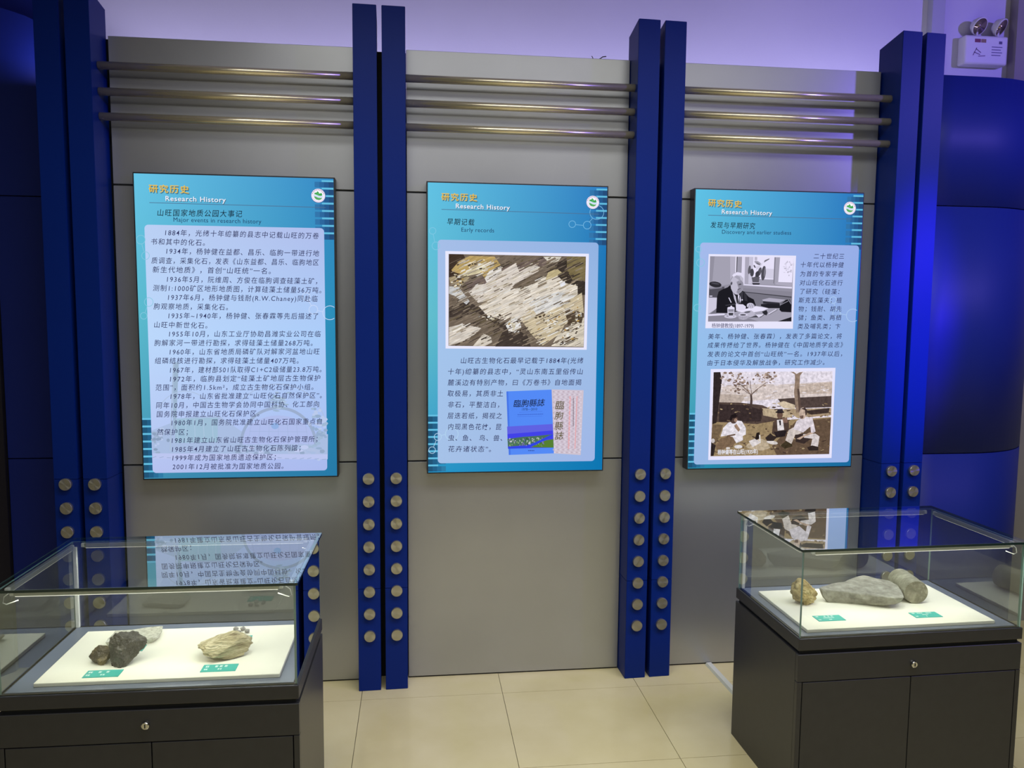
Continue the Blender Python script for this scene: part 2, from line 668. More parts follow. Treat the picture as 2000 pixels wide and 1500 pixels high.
def lettering(name, lines, fn, y, parent, material, space=1.0, bold=0.0, shear=0.0):
    """lines: (text, x_left, y_centre_left, x_right, y_centre_right, glyph_height) in zoomed-photo units."""
    bm = bmesh.new()
    for (txt, xa, ya, xb, yb, h) in lines:
        me = glyphs(txt, bold, space)
        if not me.vertices:
            continue
        xs = [v.co.x for v in me.vertices]
        ys = [v.co.y for v in me.vertices]
        x0, x1 = min(xs), max(xs)
        # a common line box so that punctuation-only extents do not rescale the line
        has_cjk = any(ord(ch) > 0x2fff for ch in txt)
        y0, y1 = (-0.08, 0.8) if has_cjk else (min(ys), max(ys))
        base = len(bm.verts)
        (u0, w0), (u1, w1) = fn(xa, ya), fn(xb, yb)
        hh = abs(fn(xa, ya - h / 2)[1] - fn(xa, ya + h / 2)[1])
        bm.verts.ensure_lookup_table()
        nv = []
        for v in me.vertices:
            t = (v.co.x - x0) / (x1 - x0)
            s = (v.co.y - (y0 + y1) / 2) / (y1 - y0)
            nv.append(bm.verts.new((u0 + (u1 - u0) * t + shear * s * hh, y, w0 + (w1 - w0) * t + s * hh)))
        for p in me.polygons:
            try:
                bm.faces.new([nv[i] for i in p.vertices])
            except ValueError:
                pass
        bpy.data.meshes.remove(me)
    o = put(name, bm, material, parent)
    o['kind'] = 'stuff'
    return o


INK = glow('ink_navy', lin(44, 46, 92))
INK2 = glow('ink_slate', lin(34, 62, 100))
INKB = glow('ink_black', lin(22, 24, 40))
GOLD = glow('ink_gold', lin(236, 190, 62))
GOLDS = glow('ink_gold_shade', lin(70, 110, 130))
WHITE = glow('ink_white', lin(240, 242, 255))
RULE = glow('ink_rule', lin(80, 105, 135))


def face_mat(name, c_tl, c_tr, c_bl, c_br, c_mid=None):
    """Printed four-corner colour blend of a light-box sheet."""
    m = bpy.data.materials.new(name)
    m.use_nodes = True
    nt = m.node_tree
    nt.nodes.clear()
    tc = nt.nodes.new('ShaderNodeTexCoord')
    sp = nt.nodes.new('ShaderNodeSeparateXYZ')
    nt.links.new(tc.outputs['Generated'], sp.inputs[0])

    def mix(fac, a, b):
        n = nt.nodes.new('ShaderNodeMix')
        n.data_type = 'RGBA'
        nt.links.new(fac, n.inputs[0])
        for i, c in ((6, a), (7, b)):
            if isinstance(c, tuple):
                n.inputs[i].default_value = c
            else:
                nt.links.new(c, n.inputs[i])
        return n.outputs[2]

    top = mix(sp.outputs['X'], lin(*c_tl), lin(*c_tr))
    bot = mix(sp.outputs['X'], lin(*c_bl), lin(*c_br))
    if c_mid:
        mid = mix(sp.outputs['X'], lin(*c_mid[0]), lin(*c_mid[1]))
        lo = nt.nodes.new('ShaderNodeMapRange')
        lo.inputs['From Max'].default_value = 0.55
        nt.links.new(sp.outputs['Z'], lo.inputs['Value'])
        hi = nt.nodes.new('ShaderNodeMapRange')
        hi.inputs['From Min'].default_value = 0.55
        nt.links.new(sp.outputs['Z'], hi.inputs['Value'])
        a = mix(lo.outputs[0], bot, mid)
        out = mix(hi.outputs[0], a, top)
    else:
        out = mix(sp.outputs['Z'], bot, top)
    e = nt.nodes.new('ShaderNodeEmission')
    nt.links.new(out, e.inputs[0])
    o = nt.nodes.new('ShaderNodeOutputMaterial')
    nt.links.new(e.outputs[0], o.inputs[0])
    return m


def rounded(x0, x1, z0, z1, r, n=6):
    pts = []
    for cx, cz, a in ((x1 - r, z1 - r, 0), (x0 + r, z1 - r, 90), (x0 + r, z0 + r, 180), (x1 - r, z0 + r, 270)):
        for k in range(n + 1):
            t = math.radians(a + 90 * k / n)
            pts.append((cx + r * math.cos(t), cz + r * math.sin(t)))
    return pts


YP = -0.062   # plane of the printed faces


class LightBox:
    def __init__(self, label, x0, x1, z0, z1, corners, scale, ox, oy, cols, boxcols, box_px):
        self.W, self.H = x1 - x0, z1 - z0
        self.root = empty('light_box_panel', (x0, 0, z0))
        tag(self.root, label, 'display panel', 'light box panels on the display wall')
        W, H = self.W, self.H
        hom = homography(corners, ((0, H), (W, H), (W, 0), (0, 0)))
        self.px = hom
        self.fn = lambda x, y: hom(ox + x * scale, oy + y * scale)
        self.fn2 = None
        bm = bbox(-0.006, W + 0.006, YP + 0.003, 0.0, -0.006, H + 0.006, 0.001, 1)
        put('frame', bm, M_FRAME, self.root)
        bm = bmesh.new()
        box(bm, 0, W, YP, YP + 0.004, 0, H)
        put('lit_face', bm, face_mat('face_' + str(int(x0 * 100)), *cols), self.root)
        # rounded pale text field
        tl, br = hom(*box_px[0]), hom(*box_px[1])
        bm = bmesh.new()
        fpts = rounded(tl[0], br[0], br[1], tl[1], 0.016)
        bm.faces.new([bm.verts.new((u, YP - 0.0007, w)) for u, w in fpts])
        put('text_field', bm, face_mat('field_' + str(int(x0 * 100)), *boxcols), self.root)

    def text(self, name, lines, m, dy, bold=0.0, fn=None, shear=0.0, space=1.0):
        for ln in lines:
            lettering(name, [ln], fn or self.fn, YP - dy, self.root, m, space, bold, shear)

    def sheet(self, dy, fn=None, step=0.00001):
        return Sheet(fn or self.fn, YP - dy, step)

    def stripes(self):
        W, H = self.W, self.H
        dark = [(52, 118, 172), (46, 104, 158), (40, 90, 142), (38, 78, 124)]
        for z0, z1, right in ((H * 0.80, H * 0.995, True), (0.004, H * 0.205, False)):
            s = Sheet(None, YP - 0.0003)
            n = 8
            p = (z1 - z0) / n
            for k in range(n):
                a, b = z0 + k * p, z0 + k * p + p * 0.74
                for q in range(4):
                    u0, u1 = 0.020 * (3 - q), 0.020 * (4 - q)
                    c = dark[q]
                    if right:
                        s.poly([(W - u1, a), (W - u0, a), (W - u0, b), (W - u1, b)], c, True)
                    else:
                        s.poly([(u0, a), (u1, a), (u1, b), (u0, b)], (c[0] - 4, c[1] + 6, c[2] - 6), True)
                    s.y += s.step
                c = (100, 190, 225)
                l = 0.045 if not right else 0.05
                if right:
                    s.poly([(W - l, b), (W, b), (W, b + p * 0.24), (W - l, b + p * 0.24)], c, True)
                else:
                    s.poly([(0, b), (l, b), (l, b + p * 0.24), (0, b + p * 0.24)], c, True)
            s.build('stripe_print', self.root)

    def molecules(self, groups, dy=0.0009):
        for ring_list, links, col in groups:
            s = self.sheet(dy, self.px)
            s.clip = (0.001, self.W - 0.001)
            for (x, y, r) in ring_list:
                s.ring(x, y, r, 1.1, col)
            for (x0, y0, x1, y1) in links:
                s.line(x0, y0, x1, y1, 1.0, col)
            s.build('molecule_print', self.root)['kind'] = 'stuff'

    def emblem(self, cx, cy, r):
        u, w = self.px(cx, cy)
        u2, _ = self.px(cx + r, cy)
        R = u2 - u
        e = empty('emblem', (u, 0, w))
        e.parent = self.root
        g = lambda x, y: (x * R, -y * R)
        s = Sheet(g, YP - 0.0012)
        s.ell(0.02, 0.03, 1.06, 1.06, (70, 110, 160), n=40)
        s.ell(0, 0, 1.0, 1.0, (240, 232, 250), n=40)
        s.ell(0, 0, 0.72, 0.72, (250, 250, 255), n=40)
        s.build('badge', e)
        s = Sheet(g, YP - 0.0016)
        for k in range(9):
            t = math.radians(200 + k * 17.5)
            s.ell(0.85 * math.cos(t), 0.85 * math.sin(t), 0.065, 0.065, (170, 110, 150), n=8)
        for k in range(14):
            t = math.radians(25 + k * 10)
            s.ell(0.85 * math.cos(t), 0.85 * math.sin(t), 0.035, 0.045, (215, 190, 215), n=6)
        s.build('badge_lettering', e)
        s = Sheet(g, YP - 0.0016)
        s.poly([(-.6, -.22), (-.45, -.45), (-.3, -.38), (-.1, -.64), (.08, -.48), (.16, -.3), (.3, -.3), (.42, -.45), (.58, -.2), (.56, 0.0), (.3, .04), (0, 0), (-.3, -.14)], (62, 165, 84))
        s.poly([(-.12, -.1), (-.1, -.5), (.02, -.4), (.1, -.12)], (96, 190, 110))
        s.poly([(-.62, .1), (-.35, .14), (0, .3), (.35, .34), (.6, .28), (.4, .55), (.1, .66), (-.3, .58), (-.52, .36)], (92, 172, 104))
        s.build('badge_hills', e)
        s = Sheet(g, YP - 0.0018)
        s.poly([(-.68, -.16), (-.3, -.12), (0, .04), (.35, .06), (.68, 0), (.66, .22), (.3, .3), (0, .26), (-.35, .1), (-.68, .06)], (205, 222, 250))
        s.build('badge_river', e)


MC = (150, 205, 235)


def heading(p, t1, t2, rule, sub, eng):
    x0, y0, x1, y1 = t1
    p.text('heading_shadow', [('研究历史', x0 + 7, y0 + 9, x1 + 7, y1 + 9, 66)], GOLDS, 0.0010, 0.014, space=1.22)
    p.text('heading', [('研究历史', x0, y0, x1, y1, 66)], GOLD, 0.0014, 0.014, space=1.22)
    x0, y0, x1, y1 = t2
    p.text('heading_english_shadow', [('Research History', x0 + 5, y0 + 6, x1 + 5, y1 + 6, 56)], GOLDS, 0.0010, 0.01, space=1.1)
    p.text('heading_english', [('Research History', x0, y0, x1, y1, 56)], WHITE, 0.0014, 0.01, space=1.1)
    s = p.sheet(0.0010)
    s.line(*rule, 5, (80, 110, 142))
    s.build('rule_line', p.root)
    p.text('subtitle', [sub + (58,)], INKB, 0.0014, 0.004, shear=0.12, space=1.2)
    p.text('subtitle_english', [eng + (50,)], INK2, 0.0014, 0.0, space=1.06)


# ------------------------------------------------------------------ light box 1
p1 = LightBox('light box poster filled with dated Chinese text, above the left glass case', -1.1395, -0.3130, 0.990, 2.299,
              ((263.5, 338.5), (648, 350), (661, 926.5), (281.5, 936.5)), 0.22, 240, 320,
              ((104, 196, 230), (52, 136, 196), (64, 142, 176), (38, 122, 168), ((92, 186, 206), (44, 142, 186))),
              ((186, 208, 244), (176, 190, 236), (182, 194, 240), (170, 186, 238), ((188, 216, 252), (172, 206, 250))),
              ((284, 437), (642, 916)))
p1.stripes()
heading(p1, (240, 217, 595, 228), (388, 310, 918, 324), (245, 340, 1790, 385),
        ('山旺国家地质公园大事记', 318, 428, 1062, 440), ('Major events in research history', 458, 494, 1230, 512))
A = 0.0
L1 = [('1884年，光绪十年编纂的县志中记载山旺的万卷', 388, 603, 1735, 633),
      ('书和其中的化石。', 262, 682, 738, 692),
      ('1934年，杨钟健在益都、昌乐、临朐一带进行地', 398, 765, 1738, 785),
      ('质调查，采集化石，发表《山东益都、昌乐、临朐地区', 265, 848, 1735, 865),
      ('新生代地质》，首创“山旺统”一名。', 275, 928, 1318, 940),
      ('1936年5月，阮维周、方俊在临朐调查硅藻土矿，', 403, 1012, 1725, 1028),
      ('测制1:1000矿区地形地质图，计算硅藻土储量56万吨。', 278, 1090, 1762, 1107),
      ('1937年6月，杨钟健与钱耐(R.W.Chaney)同赴临', 412, 1172, 1728, 1182),
      ('朐观察地质，采集化石。', 283, 1252, 942, 1258),
      ('1935年~1940年，杨钟健、张春霖等先后描述了', 415, 1335, 1735, 1335),
      ('山旺中新世化石。', 288, 1415, 760, 1420)]
L1b = [('1955年10月，山东工业厅协助昌潍实业公司在临', 420, 133, 1758, 128),
       ('朐解家河一带进行勘探，求得硅藻土储量268万吨。', 288, 213, 1690, 208),
       ('1960年，山东省地质局磷矿队对解家河盆地山旺', 425, 293, 1750, 283),
       ('组磷结核进行勘探，求得硅藻土储量407万吨。', 292, 372, 1568, 365),
       ('1967年，建材部501队取得C1+C2级储量23.8万吨。', 428, 455, 1770, 440),
       ('1972年，临朐县划定“硅藻土矿地层古生物保护', 428, 535, 1758, 518),
       ('范围”，面积约1.5km²，成立古生物化石保护小组。', 298, 612, 1700, 598),
       ('1978年，山东省批准建立“山旺化石自然保护区”。', 432, 690, 1775, 672),
       ('同年10月，中国古生物学会协同中国科协、化工部向', 303, 772, 1750, 750),
       ('国务院申报建立山旺化石保护区。', 308, 852, 1222, 838),
       ('1980年1月，国务院批准建立山旺化石国家重点自', 440, 928, 1775, 905),
       ('然保护区；', 308, 1012, 585, 1010),
       ('1981年建立山东省山旺古生物化石保护管理所；', 442, 1087, 1740, 1063),
       ('1985年4月建立了山旺古生物化石陈列馆；', 445, 1167, 1590, 1143),
       ('1999年成为国家地质遗迹保护区；', 448, 1245, 1370, 1228),
       ('2001年12月被批准为国家地质公园。', 448, 1325, 1440, 1308)]
OFF2 = 300 / 0.22
p1.text('text_line', [t + (54,) for t in L1] + [(t, a, b + OFF2, c, d + OFF2, 54) for t, a, b, c, d in L1b], INK, 0.0050, 0.003, shear=0.12, space=1.2)
# faint printed view of a dome, a tower and snowy trees behind the lower text
s = p1.sheet(0.0010, lambda x, y: p1.fn(x, y + OFF2))
s.clip = (p1.px(288, 640)[0], p1.px(641, 700)[0])
s.poly([(256, 1000), (560, 880), (860, 860), (1060, 1000), (1830, 1020), (1830, 1210), (268, 1230)], (170, 190, 226))
s.poly([(470, 890), (850, 880), (850, 1100), (470, 1110)], (160, 192, 216))
for k in range(5):
    s.line(480 + k * 80, 890, 490 + k * 80, 1100, 6, (176, 200, 226))
s.poly([(455, 385), (502, 385), (476, 985), (450, 985)], (158, 182, 208))
s.poly([(450, 390), (462, 385), (430, 1180), (418, 1180)], (172, 192, 220))
s.ring(560, 900, 260, 8, (176, 196, 228), 200, 330)
s.poly([(1060, 1120)] + [(1390 + 335 * math.cos(math.radians(a)), 1130 + 275 * math.sin(math.radians(a))) for a in range(180, 361, 8)], (176, 190, 236))
s.ring(1390, 1120, 345, 26, (156, 174, 206), 180, 360)
for k in range(7):
    s.line(1120 + k * 90, 1120, 1150 + k * 80, 930, 4, (164, 182, 222))
for k in range(3):
    s.line(1090 + k * 40, 1060 - k * 60, 1690 - k * 40, 1060 - k * 60, 4, (164, 182, 222))
s.ell(1360, 950, 34, 28, (146, 178, 228))
s.ring(1390, 1000, 430, 8, (172, 192, 226), 195, 345)
rr = random.Random(5)
for k in range(46):
    s.ell(rr.gauss(1770, 45), rr.gauss(950, 90), rr.uniform(12, 34), rr.uniform(8, 18), rr.choice([(150, 174, 206), (162, 186, 214), (186, 202, 236)]), n=8)
for k in range(30):
    s.ell(rr.gauss(325, 34), rr.gauss(1070, 55), rr.uniform(10, 28), rr.uniform(8, 18), rr.choice([(140, 160, 190), (156, 176, 204), (186, 202, 236)]), n=8)
for k in range(34):
    s.ell(rr.gauss(1380, 40), rr.gauss(740, 45), rr.uniform(14, 34), rr.uniform(5, 9), rr.choice([(156, 180, 206), (176, 198, 226)]), n=8)
for k in range(30):
    s.ell(rr.uniform(1000, 1830), rr.gauss(1170, 22), rr.uniform(20, 50), rr.uniform(10, 22), rr.choice([(150, 170, 200), (176, 192, 226), (192, 204, 240)]), n=8)
s.poly([(268, 1205), (1830, 1200), (1830, 1245), (268, 1255)], (188, 198, 240))
for k in range(24):
    s.line(262 + k * 66, 1240 + rr.uniform(-8, 8), 300 + k * 66, 1238 + rr.uniform(-8, 8), 6, (158, 176, 214))
s.build('park_view_print', p1.root)
p1.molecules([([(277, 466, 9), (286, 497, 8), (292, 587, 9), (282, 614, 7)], [(279, 475, 283, 489), (289, 595, 285, 607)], (136, 200, 224)),
              ([(598, 576, 8), (612, 601, 9), (644, 607, 14)], [(602, 583, 608, 593), (621, 603, 630, 605)], (205, 220, 250))])
p1.emblem(619.5, 382, 13.2)

# ------------------------------------------------------------------ light box 2
p2 = LightBox('light box poster with a large mineral photograph and two books, in the middle bay', 0.0950, 0.9030, 0.998, 2.2945,
              ((835.5, 357), (1184, 367.5), (1177.5, 916), (837.5, 923)), 0.21, 800, 340,
              ((98, 194, 228), (44, 122, 192), (40, 150, 200), (14, 118, 178), ((98, 190, 206), (6, 116, 178))),
              ((166, 190, 232), (146, 178, 226), (166, 194, 232), (160, 182, 230), ((164, 196, 236), (158, 190, 232))),
              ((855, 468), (1163, 899)))
p2.stripes()
heading(p2, (295, 214, 628, 224), (430, 305, 930, 323), (297, 330, 1755, 378),
        ('早期记载', 350, 443, 602, 452), ('Early records', 482, 524, 785, 532))
OFF = 300 / 0.21
L2 = [('山旺古生物化石最早记载于1884年(光绪', 482, 302, 1615, 300),
      ('十年)编纂的县志中，“灵山东南五里俗传山', 360, 405, 1610, 402),
      ('麓溪边有特别产物，曰《万卷书》自地面揭', 360, 507, 1598, 502),
      ('取极易，其质非土', 358, 608, 875, 608), ('非石，平整洁白，', 362, 712, 840, 712),
      ('层迭若纸，揭视之', 358, 815, 865, 815), ('内现黑色花纹，昆', 365, 918, 860, 918),
      ('虫、鱼、 鸟、兽、', 365, 1022, 870, 1022), ('花卉诸状态”。', 365, 1125, 765, 1125)]
p2.text('text_line', [(t, a, b + OFF, c, d + OFF, 55) for t, a, b, c, d in L2], INK, 0.0050, 0.003, shear=0.12, space=1.2)
s = p2.sheet(0.0012)
s.poly([(333, 715), (1663, 742), (1648, 200 + OFF), (338, 190 + OFF)], (232, 232, 252))
s.build('photo_border', p2.root)
M_MIN = print_mat(0.5, 'print_mineral', (14, 150, 0.45), 1.0)
MINW = []
s = p2.sheet(0.0016)
_sp = s.poly


def _keep(pts, col, raw=False):
    if col[0] > 190 and len(pts) > 5:
        MINW.append(pts)
    _sp(pts, col, raw)


s.poly = _keep
X0, Y0, X1, Y1 = 365, 742, 1625, 172 + OFF
s.poly([(365, 742), (1635, 768), (1620, 178 + OFF), (365, 165 + OFF)], (122, 108, 94))
s.poly([(365, 742), (500, 745), (560, 860), (470, 960), (365, 960)], (70, 56, 46))
s.poly([(600, 1210), (800, 1330), (900, 1380), (1100, 1500), (1130, 1600), (800, 1600), (880, 1440), (640, 1290), (370, 1330), (370, 1240), (500, 1160)], (72, 62, 56))
s.poly([(520, 1010), (850, 870), (1240, 770), (1300, 830), (1000, 950), (700, 1030), (560, 1100)], (118, 102, 96))
s.poly([(1380, 820), (1460, 800), (1480, 930), (1560, 990), (1630, 1000), (1630, 1120), (1560, 1130), (1440, 1000), (1340, 940)], (62, 54, 48))
s.poly([(390, 890), (470, 800), (560, 760), (790, 768), (850, 850), (760, 930), (700, 970), (640, 880), (480, 930), (400, 905)], (196, 168, 108))
s.poly([(590, 870), (680, 830), (720, 870), (650, 920), (480, 960), (500, 920)], (226, 214, 176))
s.poly([(740, 900), (850, 850), (860, 930), (720, 1010), (700, 970)], (232, 226, 220))
s.poly([(370, 1040), (460, 1050), (560, 1180), (530, 1210), (420, 1130), (368, 1110)], (205, 205, 205))
s.poly([(368, 960), (470, 930), (560, 960), (480, 1040), (380, 1010)], (178, 162, 130))
s.poly([(550, 1100), (620, 1030), (700, 1020), (860, 900), (990, 825), (1020, 910), (1110, 860), (1190, 850), (1200, 900), (980, 1020), (930, 1080), (700, 1180), (640, 1195)], (226, 216, 206))
s.poly([(640, 1220), (900, 1080), (1100, 1040), (1250, 960), (1360, 930), (1440, 1010), (1560, 1040), (1560, 1120), (1440, 1200), (1150, 1260), (1020, 1340), (870, 1350), (720, 1310)], (232, 222, 208))
s.poly([(1030, 1340), (1200, 1200), (1400, 1220), (1600, 1100), (1620, 1300), (1440, 1400), (1400, 1480), (1240, 1590), (1130, 1480)], (214, 198, 166))
s.poly([(1100, 1190), (1380, 1090), (1540, 1130), (1400, 1230), (1180, 1300)], (226, 224, 222))
s.poly([(890, 1390), (960, 1340), (1030, 1360), (1040, 1420), (980, 1470), (920, 1450)], (236, 236, 236))
s.poly([(370, 1420), (500, 1390), (670, 1430), (560, 1530), (380, 1590), (368, 1590)], (222, 212, 200))
s.poly([(590, 1597), (690, 1480), (760, 1510), (770, 1560), (700, 1597)], (220, 210, 196))
s.poly([(1460, 770), (1633, 770), (1628, 990), (1510, 980), (1460, 890)], (132, 118, 82))
s.poly([(1240, 768), (1410, 770), (1380, 810), (1300, 830)], (226, 220, 206))
s.poly([(1290, 900), (1370, 880), (1420, 920), (1340, 960), (1260, 990)], (198, 182, 140))
s.poly([(1440, 1440), (1622, 1330), (1618, 1600), (1320, 1595), (1360, 1520)], (224, 214, 196))
s.poly([(1440, 1240), (1620, 1290), (1600, 1380), (1470, 1400)], (86, 72, 58))
s.poly([(1390, 1000), (1440, 990), (1450, 1040), (1410, 1060)], (240, 240, 248))
s.poly = _sp
rr = random.Random(9)
whites = [[q for q in f] for f in MINW]


def inside(x, y, poly):
    c = False
    for i in range(len(poly)):
        (xa, ya), (xb, yb) = poly[i], poly[i - 1]
        if (ya > y) != (yb > y) and x < (xb - xa) * (y - ya) / (yb - ya) + xa:
            c = not c
    return c


for k in range(900):
    x, y = rr.uniform(375, 1610), rr.uniform(775, 1585)
    l, w = rr.uniform(20, 110), rr.uniform(3, 11)
    if x - l / 2 < 372 or x + l / 2 > 1612 or y + l * 0.24 > 1592 or y - l * 0.24 < 776:
        continue
    jx, jy = x + rr.gauss(0, 16), y + rr.gauss(0, 14)
    if any(inside(jx, jy, q) for q in whites):
        c = rr.choice([(240, 234, 224), (222, 212, 196), (206, 194, 172), (232, 228, 222), (168, 152, 130), (120, 106, 92)])
    else:
        c = rr.choice([(122, 108, 94), (92, 80, 70), (140, 124, 108), (70, 60, 54), (104, 92, 70), (150, 136, 118)])
    s.line(x - l / 2, y + l * 0.235, x + l / 2, y - l * 0.235, w, c)
for k in range(170):
    x, y, sx_, sy_ = rr.choice([(1290, 1330, 75, 45), (1480, 1490, 60, 50), (960, 1405, 30, 26), (580, 850, 60, 40), (450, 1000, 30, 30), (1560, 1330, 25, 60), (760, 1320, 60, 20)])
    x, y = x + rr.gauss(0, sx_), y + rr.gauss(0, sy_)
    if 392 < x < 1590 and 790 < y < 1575:
        s.ell(x, y, rr.uniform(5, 18), rr.uniform(4, 10), rr.choice([(236, 228, 208), (184, 150, 90), (96, 80, 62), (240, 238, 232), (70, 58, 48), (206, 196, 170)]), rr.uniform(-40, 10), 7)
s.build('mineral_photo', p2.root, M_MIN)
# books printed on the sheet
fo = lambda x, y: p2.fn(x, y + OFF)
s = p2.sheet(0.0014, fo)
s.poly([(1325, 568), (1622, 575), (1598, 1178), (1350, 1163)], (206, 194, 208))
rr = random.Random(3)
for i in range(12):
    for j in range(24):
        x = 1344 + i * 23 + (11 if j % 2 else 0)
        y = 590 + j * 24.5
        if x < 1600:
            s.ell(x, y, 7, 7, (222, 212, 226) if (i + j) % 2 else (188, 170, 184), 0, 6)
            s.y += s.step
s.poly([(1490, 630), (1506, 630), (1494, 1120), (1478, 1120)], (226, 170, 176))
s.poly([(1556, 630), (1566, 630), (1550, 1120), (1540, 1120)], (226, 170, 176))
for k in range(22):
    s.poly([(1524, 650 + k * 12), (1534, 650 + k * 12), (1533, 657 + k * 12), (1523, 657 + k * 12)], (110, 96, 108))
s.build('patterned_book_print', p2.root)
s = p2.sheet(0.0014, fo)
s.poly([(905, 588), (1325, 570), (1350, 1163), (930, 1180)], (84, 138, 246))
s.poly([(905, 588), (922, 587), (947, 1179), (930, 1180)], (70, 118, 232))
s.poly([(913, 915), (1337, 890), (1347, 1110), (922, 1122)], (66, 66, 232))
s.poly([(913, 915), (1337, 890), (1339, 950), (916, 985)], (96, 98, 226))
s.poly([(917, 1030), (1060, 1010), (1200, 1000), (1338, 985), (1300, 1000), (1180, 1060), (1090, 1090), (922, 1102)], (74, 112, 92))
s.poly([(1135, 1108), (1200, 1070), (1280, 1040), (1344, 1030), (1347, 1110)], (86, 128, 50))
for k in range(90):
    x = rr.uniform(925, 1250)
    y = rr.uniform(1015, 1085)
    s.poly([(x, y), (x + rr.uniform(5, 14), y - 1), (x + rr.uniform(5, 14), y + rr.uniform(5, 20)), (x, y + 12)], rr.choice([(150, 170, 140), (50, 84, 60), (190, 196, 200), (96, 140, 80), (120, 110, 180)]))
s.poly([(922, 1108), (1100, 1095), (1340, 985), (1341, 1000), (1180, 1085), (1080, 1116), (923, 1122)], (48, 70, 226))
for k in range(24):
    s.poly([(1010 + k * 10, 800 - k * 0.3), (1016 + k * 10, 800 - k * 0.3), (1016 + k * 10, 808 - k * 0.3), (1010 + k * 10, 808 - k * 0.3)], (56, 92, 196))
for k in range(6):
    s.poly([(1110 + k * 10, 1134), (1116 + k * 10, 1134), (1116 + k * 10, 1142), (1110 + k * 10, 1142)], (40, 50, 120))
s.line(1025, 782, 1240, 772, 2, (62, 100, 210))
s.line(1005, 822, 1240, 816, 2, (62, 100, 210))
s.build('blue_book_print', p2.root)
p2.text('book_title', [('臨朐縣誌', 975, 702, 1260, 690, 66)], INKB, 0.0060, 0.006, fn=fo, shear=0.16)
p2.text('book_years', [('1978—2010', 1050, 754, 1190, 750, 24)], INK2, 0.0060, 0, fn=fo)
p2.text('book_title_upright', [('臨', 1362, 716, 1440, 714, 78), ('朐', 1355, 812, 1430, 810, 70), ('縣', 1355, 908, 1432, 906, 74), ('誌', 1358, 1000, 1436, 998, 72)],
        glow('ink_olive', lin(92, 84, 48)), 0.0070, 0.006, fn=fo, shear=0.14)
p2.molecules([([(845, 451, 7), (851.5, 480, 8)], [(846.5, 458, 849, 472)], (130, 200, 228)),
              ([(1116.5, 438.5, 7), (1145.5, 440.5, 8), (1164, 416, 14)], [(1123.5, 439.5, 1137.5, 441), (1150, 434, 1156, 427)], (120, 186, 228)),
              ([(845, 879, 7), (856, 853, 7.5), (883.5, 847, 13)], [(848, 872, 853, 860), (863, 850, 871, 848)], (180, 214, 240))])
p2.emblem(1156, 396.5, 12.2)

# ------------------------------------------------------------------ light box 3
p3 = LightBox('light box poster with two old photographs of people, above the right glass case', 1.3190, 2.1360, 0.997, 2.2965,
              ((1355.5, 371.5), (1680.5, 378.5), (1665.5, 910.5), (1347.5, 913.5)), 0.20, 1320, 350,
              ((96, 194, 230), (40, 116, 190), (40, 142, 172), (26, 106, 158), ((92, 184, 204), (24, 118, 188))),
              ((166, 186, 236), (152, 174, 232), (152, 184, 228), (158, 180, 232), ((150, 192, 236), (146, 178, 230))),
              ((1365, 474), (1662, 903)))
p3.stripes()
heading(p3, (295, 236, 620, 250), (428, 328, 915, 341), (297, 357, 1690, 388),
        ('发现与早期研究', 322, 450, 752, 460), ('Discovery and earlier studiess', 433, 522, 1103, 530))
OFF3 = 280 / 0.20
L3 = [('二十世纪三', 1325, 750, 1620, 750), ('十年代以杨钟健', 1197, 833, 1617, 835), ('为首的专家学者', 1195, 922, 1612, 922),
      ('对山旺化石进行', 1192, 1008, 1610, 1008), ('了研究（硅藻：', 1195, 1092, 1580, 1095), ('斯克瓦藻夫；植', 1185, 1178, 1605, 1178),
      ('物；钱耐、胡先', 1183, 1262, 1605, 1262), ('骕；鱼类、两栖', 1183, 1347, 1602, 1347), ('类及哺乳类；卞', 1180, 1432, 1595, 1432)]
L3b = [('美年、杨钟健、张春霖），发表了多篇论文，将', 312, 130, 1612, 128), ('成果传播给了世界。杨钟健在《中国地质学会志》', 308, 215, 1625, 212),
       ('发表的论文中首创“山旺统”一名。1937年以后，', 308, 302, 1620, 300), ('由于日本侵华及解放战争，研究工作减少。', 310, 387, 1450, 383)]
p3.text('text_line', [t + (52,) for t in L3] + [(t, a, b + OFF3, c, d + OFF3, 52) for t, a, b, c, d in L3b], INK, 0.0050, 0.003, shear=0.12, space=1.2)


def g_(v, t=0):
    return (int(v * 0.98), int(v * 0.96), min(255, int(v * 1.04) + 4))


# old photograph of a person writing at a desk (pixel units of a closer look: 10 per photo pixel)
fq = lambda x, y: p3.px(1380 + x / 10.0, 490 + y / 10.0)
s = p3.sheet(0.0012, fq)
s.poly([(15, 62), (1710, 90), (1672, 1510), (-30, 1500)], (232, 230, 252))
s.build('portrait_border', p3.root)
s = p3.sheet(0.0016, fq)
s.poly([(42, 105), (1660, 125), (1640, 1368), (20, 1370)], g_(150))
s.poly([(42, 105), (460, 108), (450, 640), (40, 720)], g_(168))
s.poly([(42, 105), (130, 106), (90, 640), (40, 640)], g_(150))
s.poly([(430, 108), (540, 110), (530, 420), (440, 560)], g_(186))
s.poly([(536, 112), (556, 112), (550, 420), (532, 420)], g_(245))
s.poly([(556, 112), (574, 112), (566, 420), (550, 420)], g_(70))
s.poly([(574, 112), (665, 114), (650, 430), (566, 430)], g_(160))
s.poly([(660, 114), (725, 114), (715, 640), (650, 640)], g_(228))
s.poly([(725, 114), (880, 116), (870, 640), (712, 640)], g_(205))
s.poly([(720, 116), (800, 116), (790, 640), (716, 640)], g_(176))
s.poly([(880, 116), (1300, 120), (1285, 560), (870, 560)], g_(236))
s.poly([(905, 116), (955, 117), (955, 180), (905, 180)], g_(190))
s.poly([(1130, 340), (1290, 350), (1285, 540), (1120, 520)], g_(216))
s.poly([(1000, 545), (1290, 555), (1290, 660), (960, 640)], g_(166))
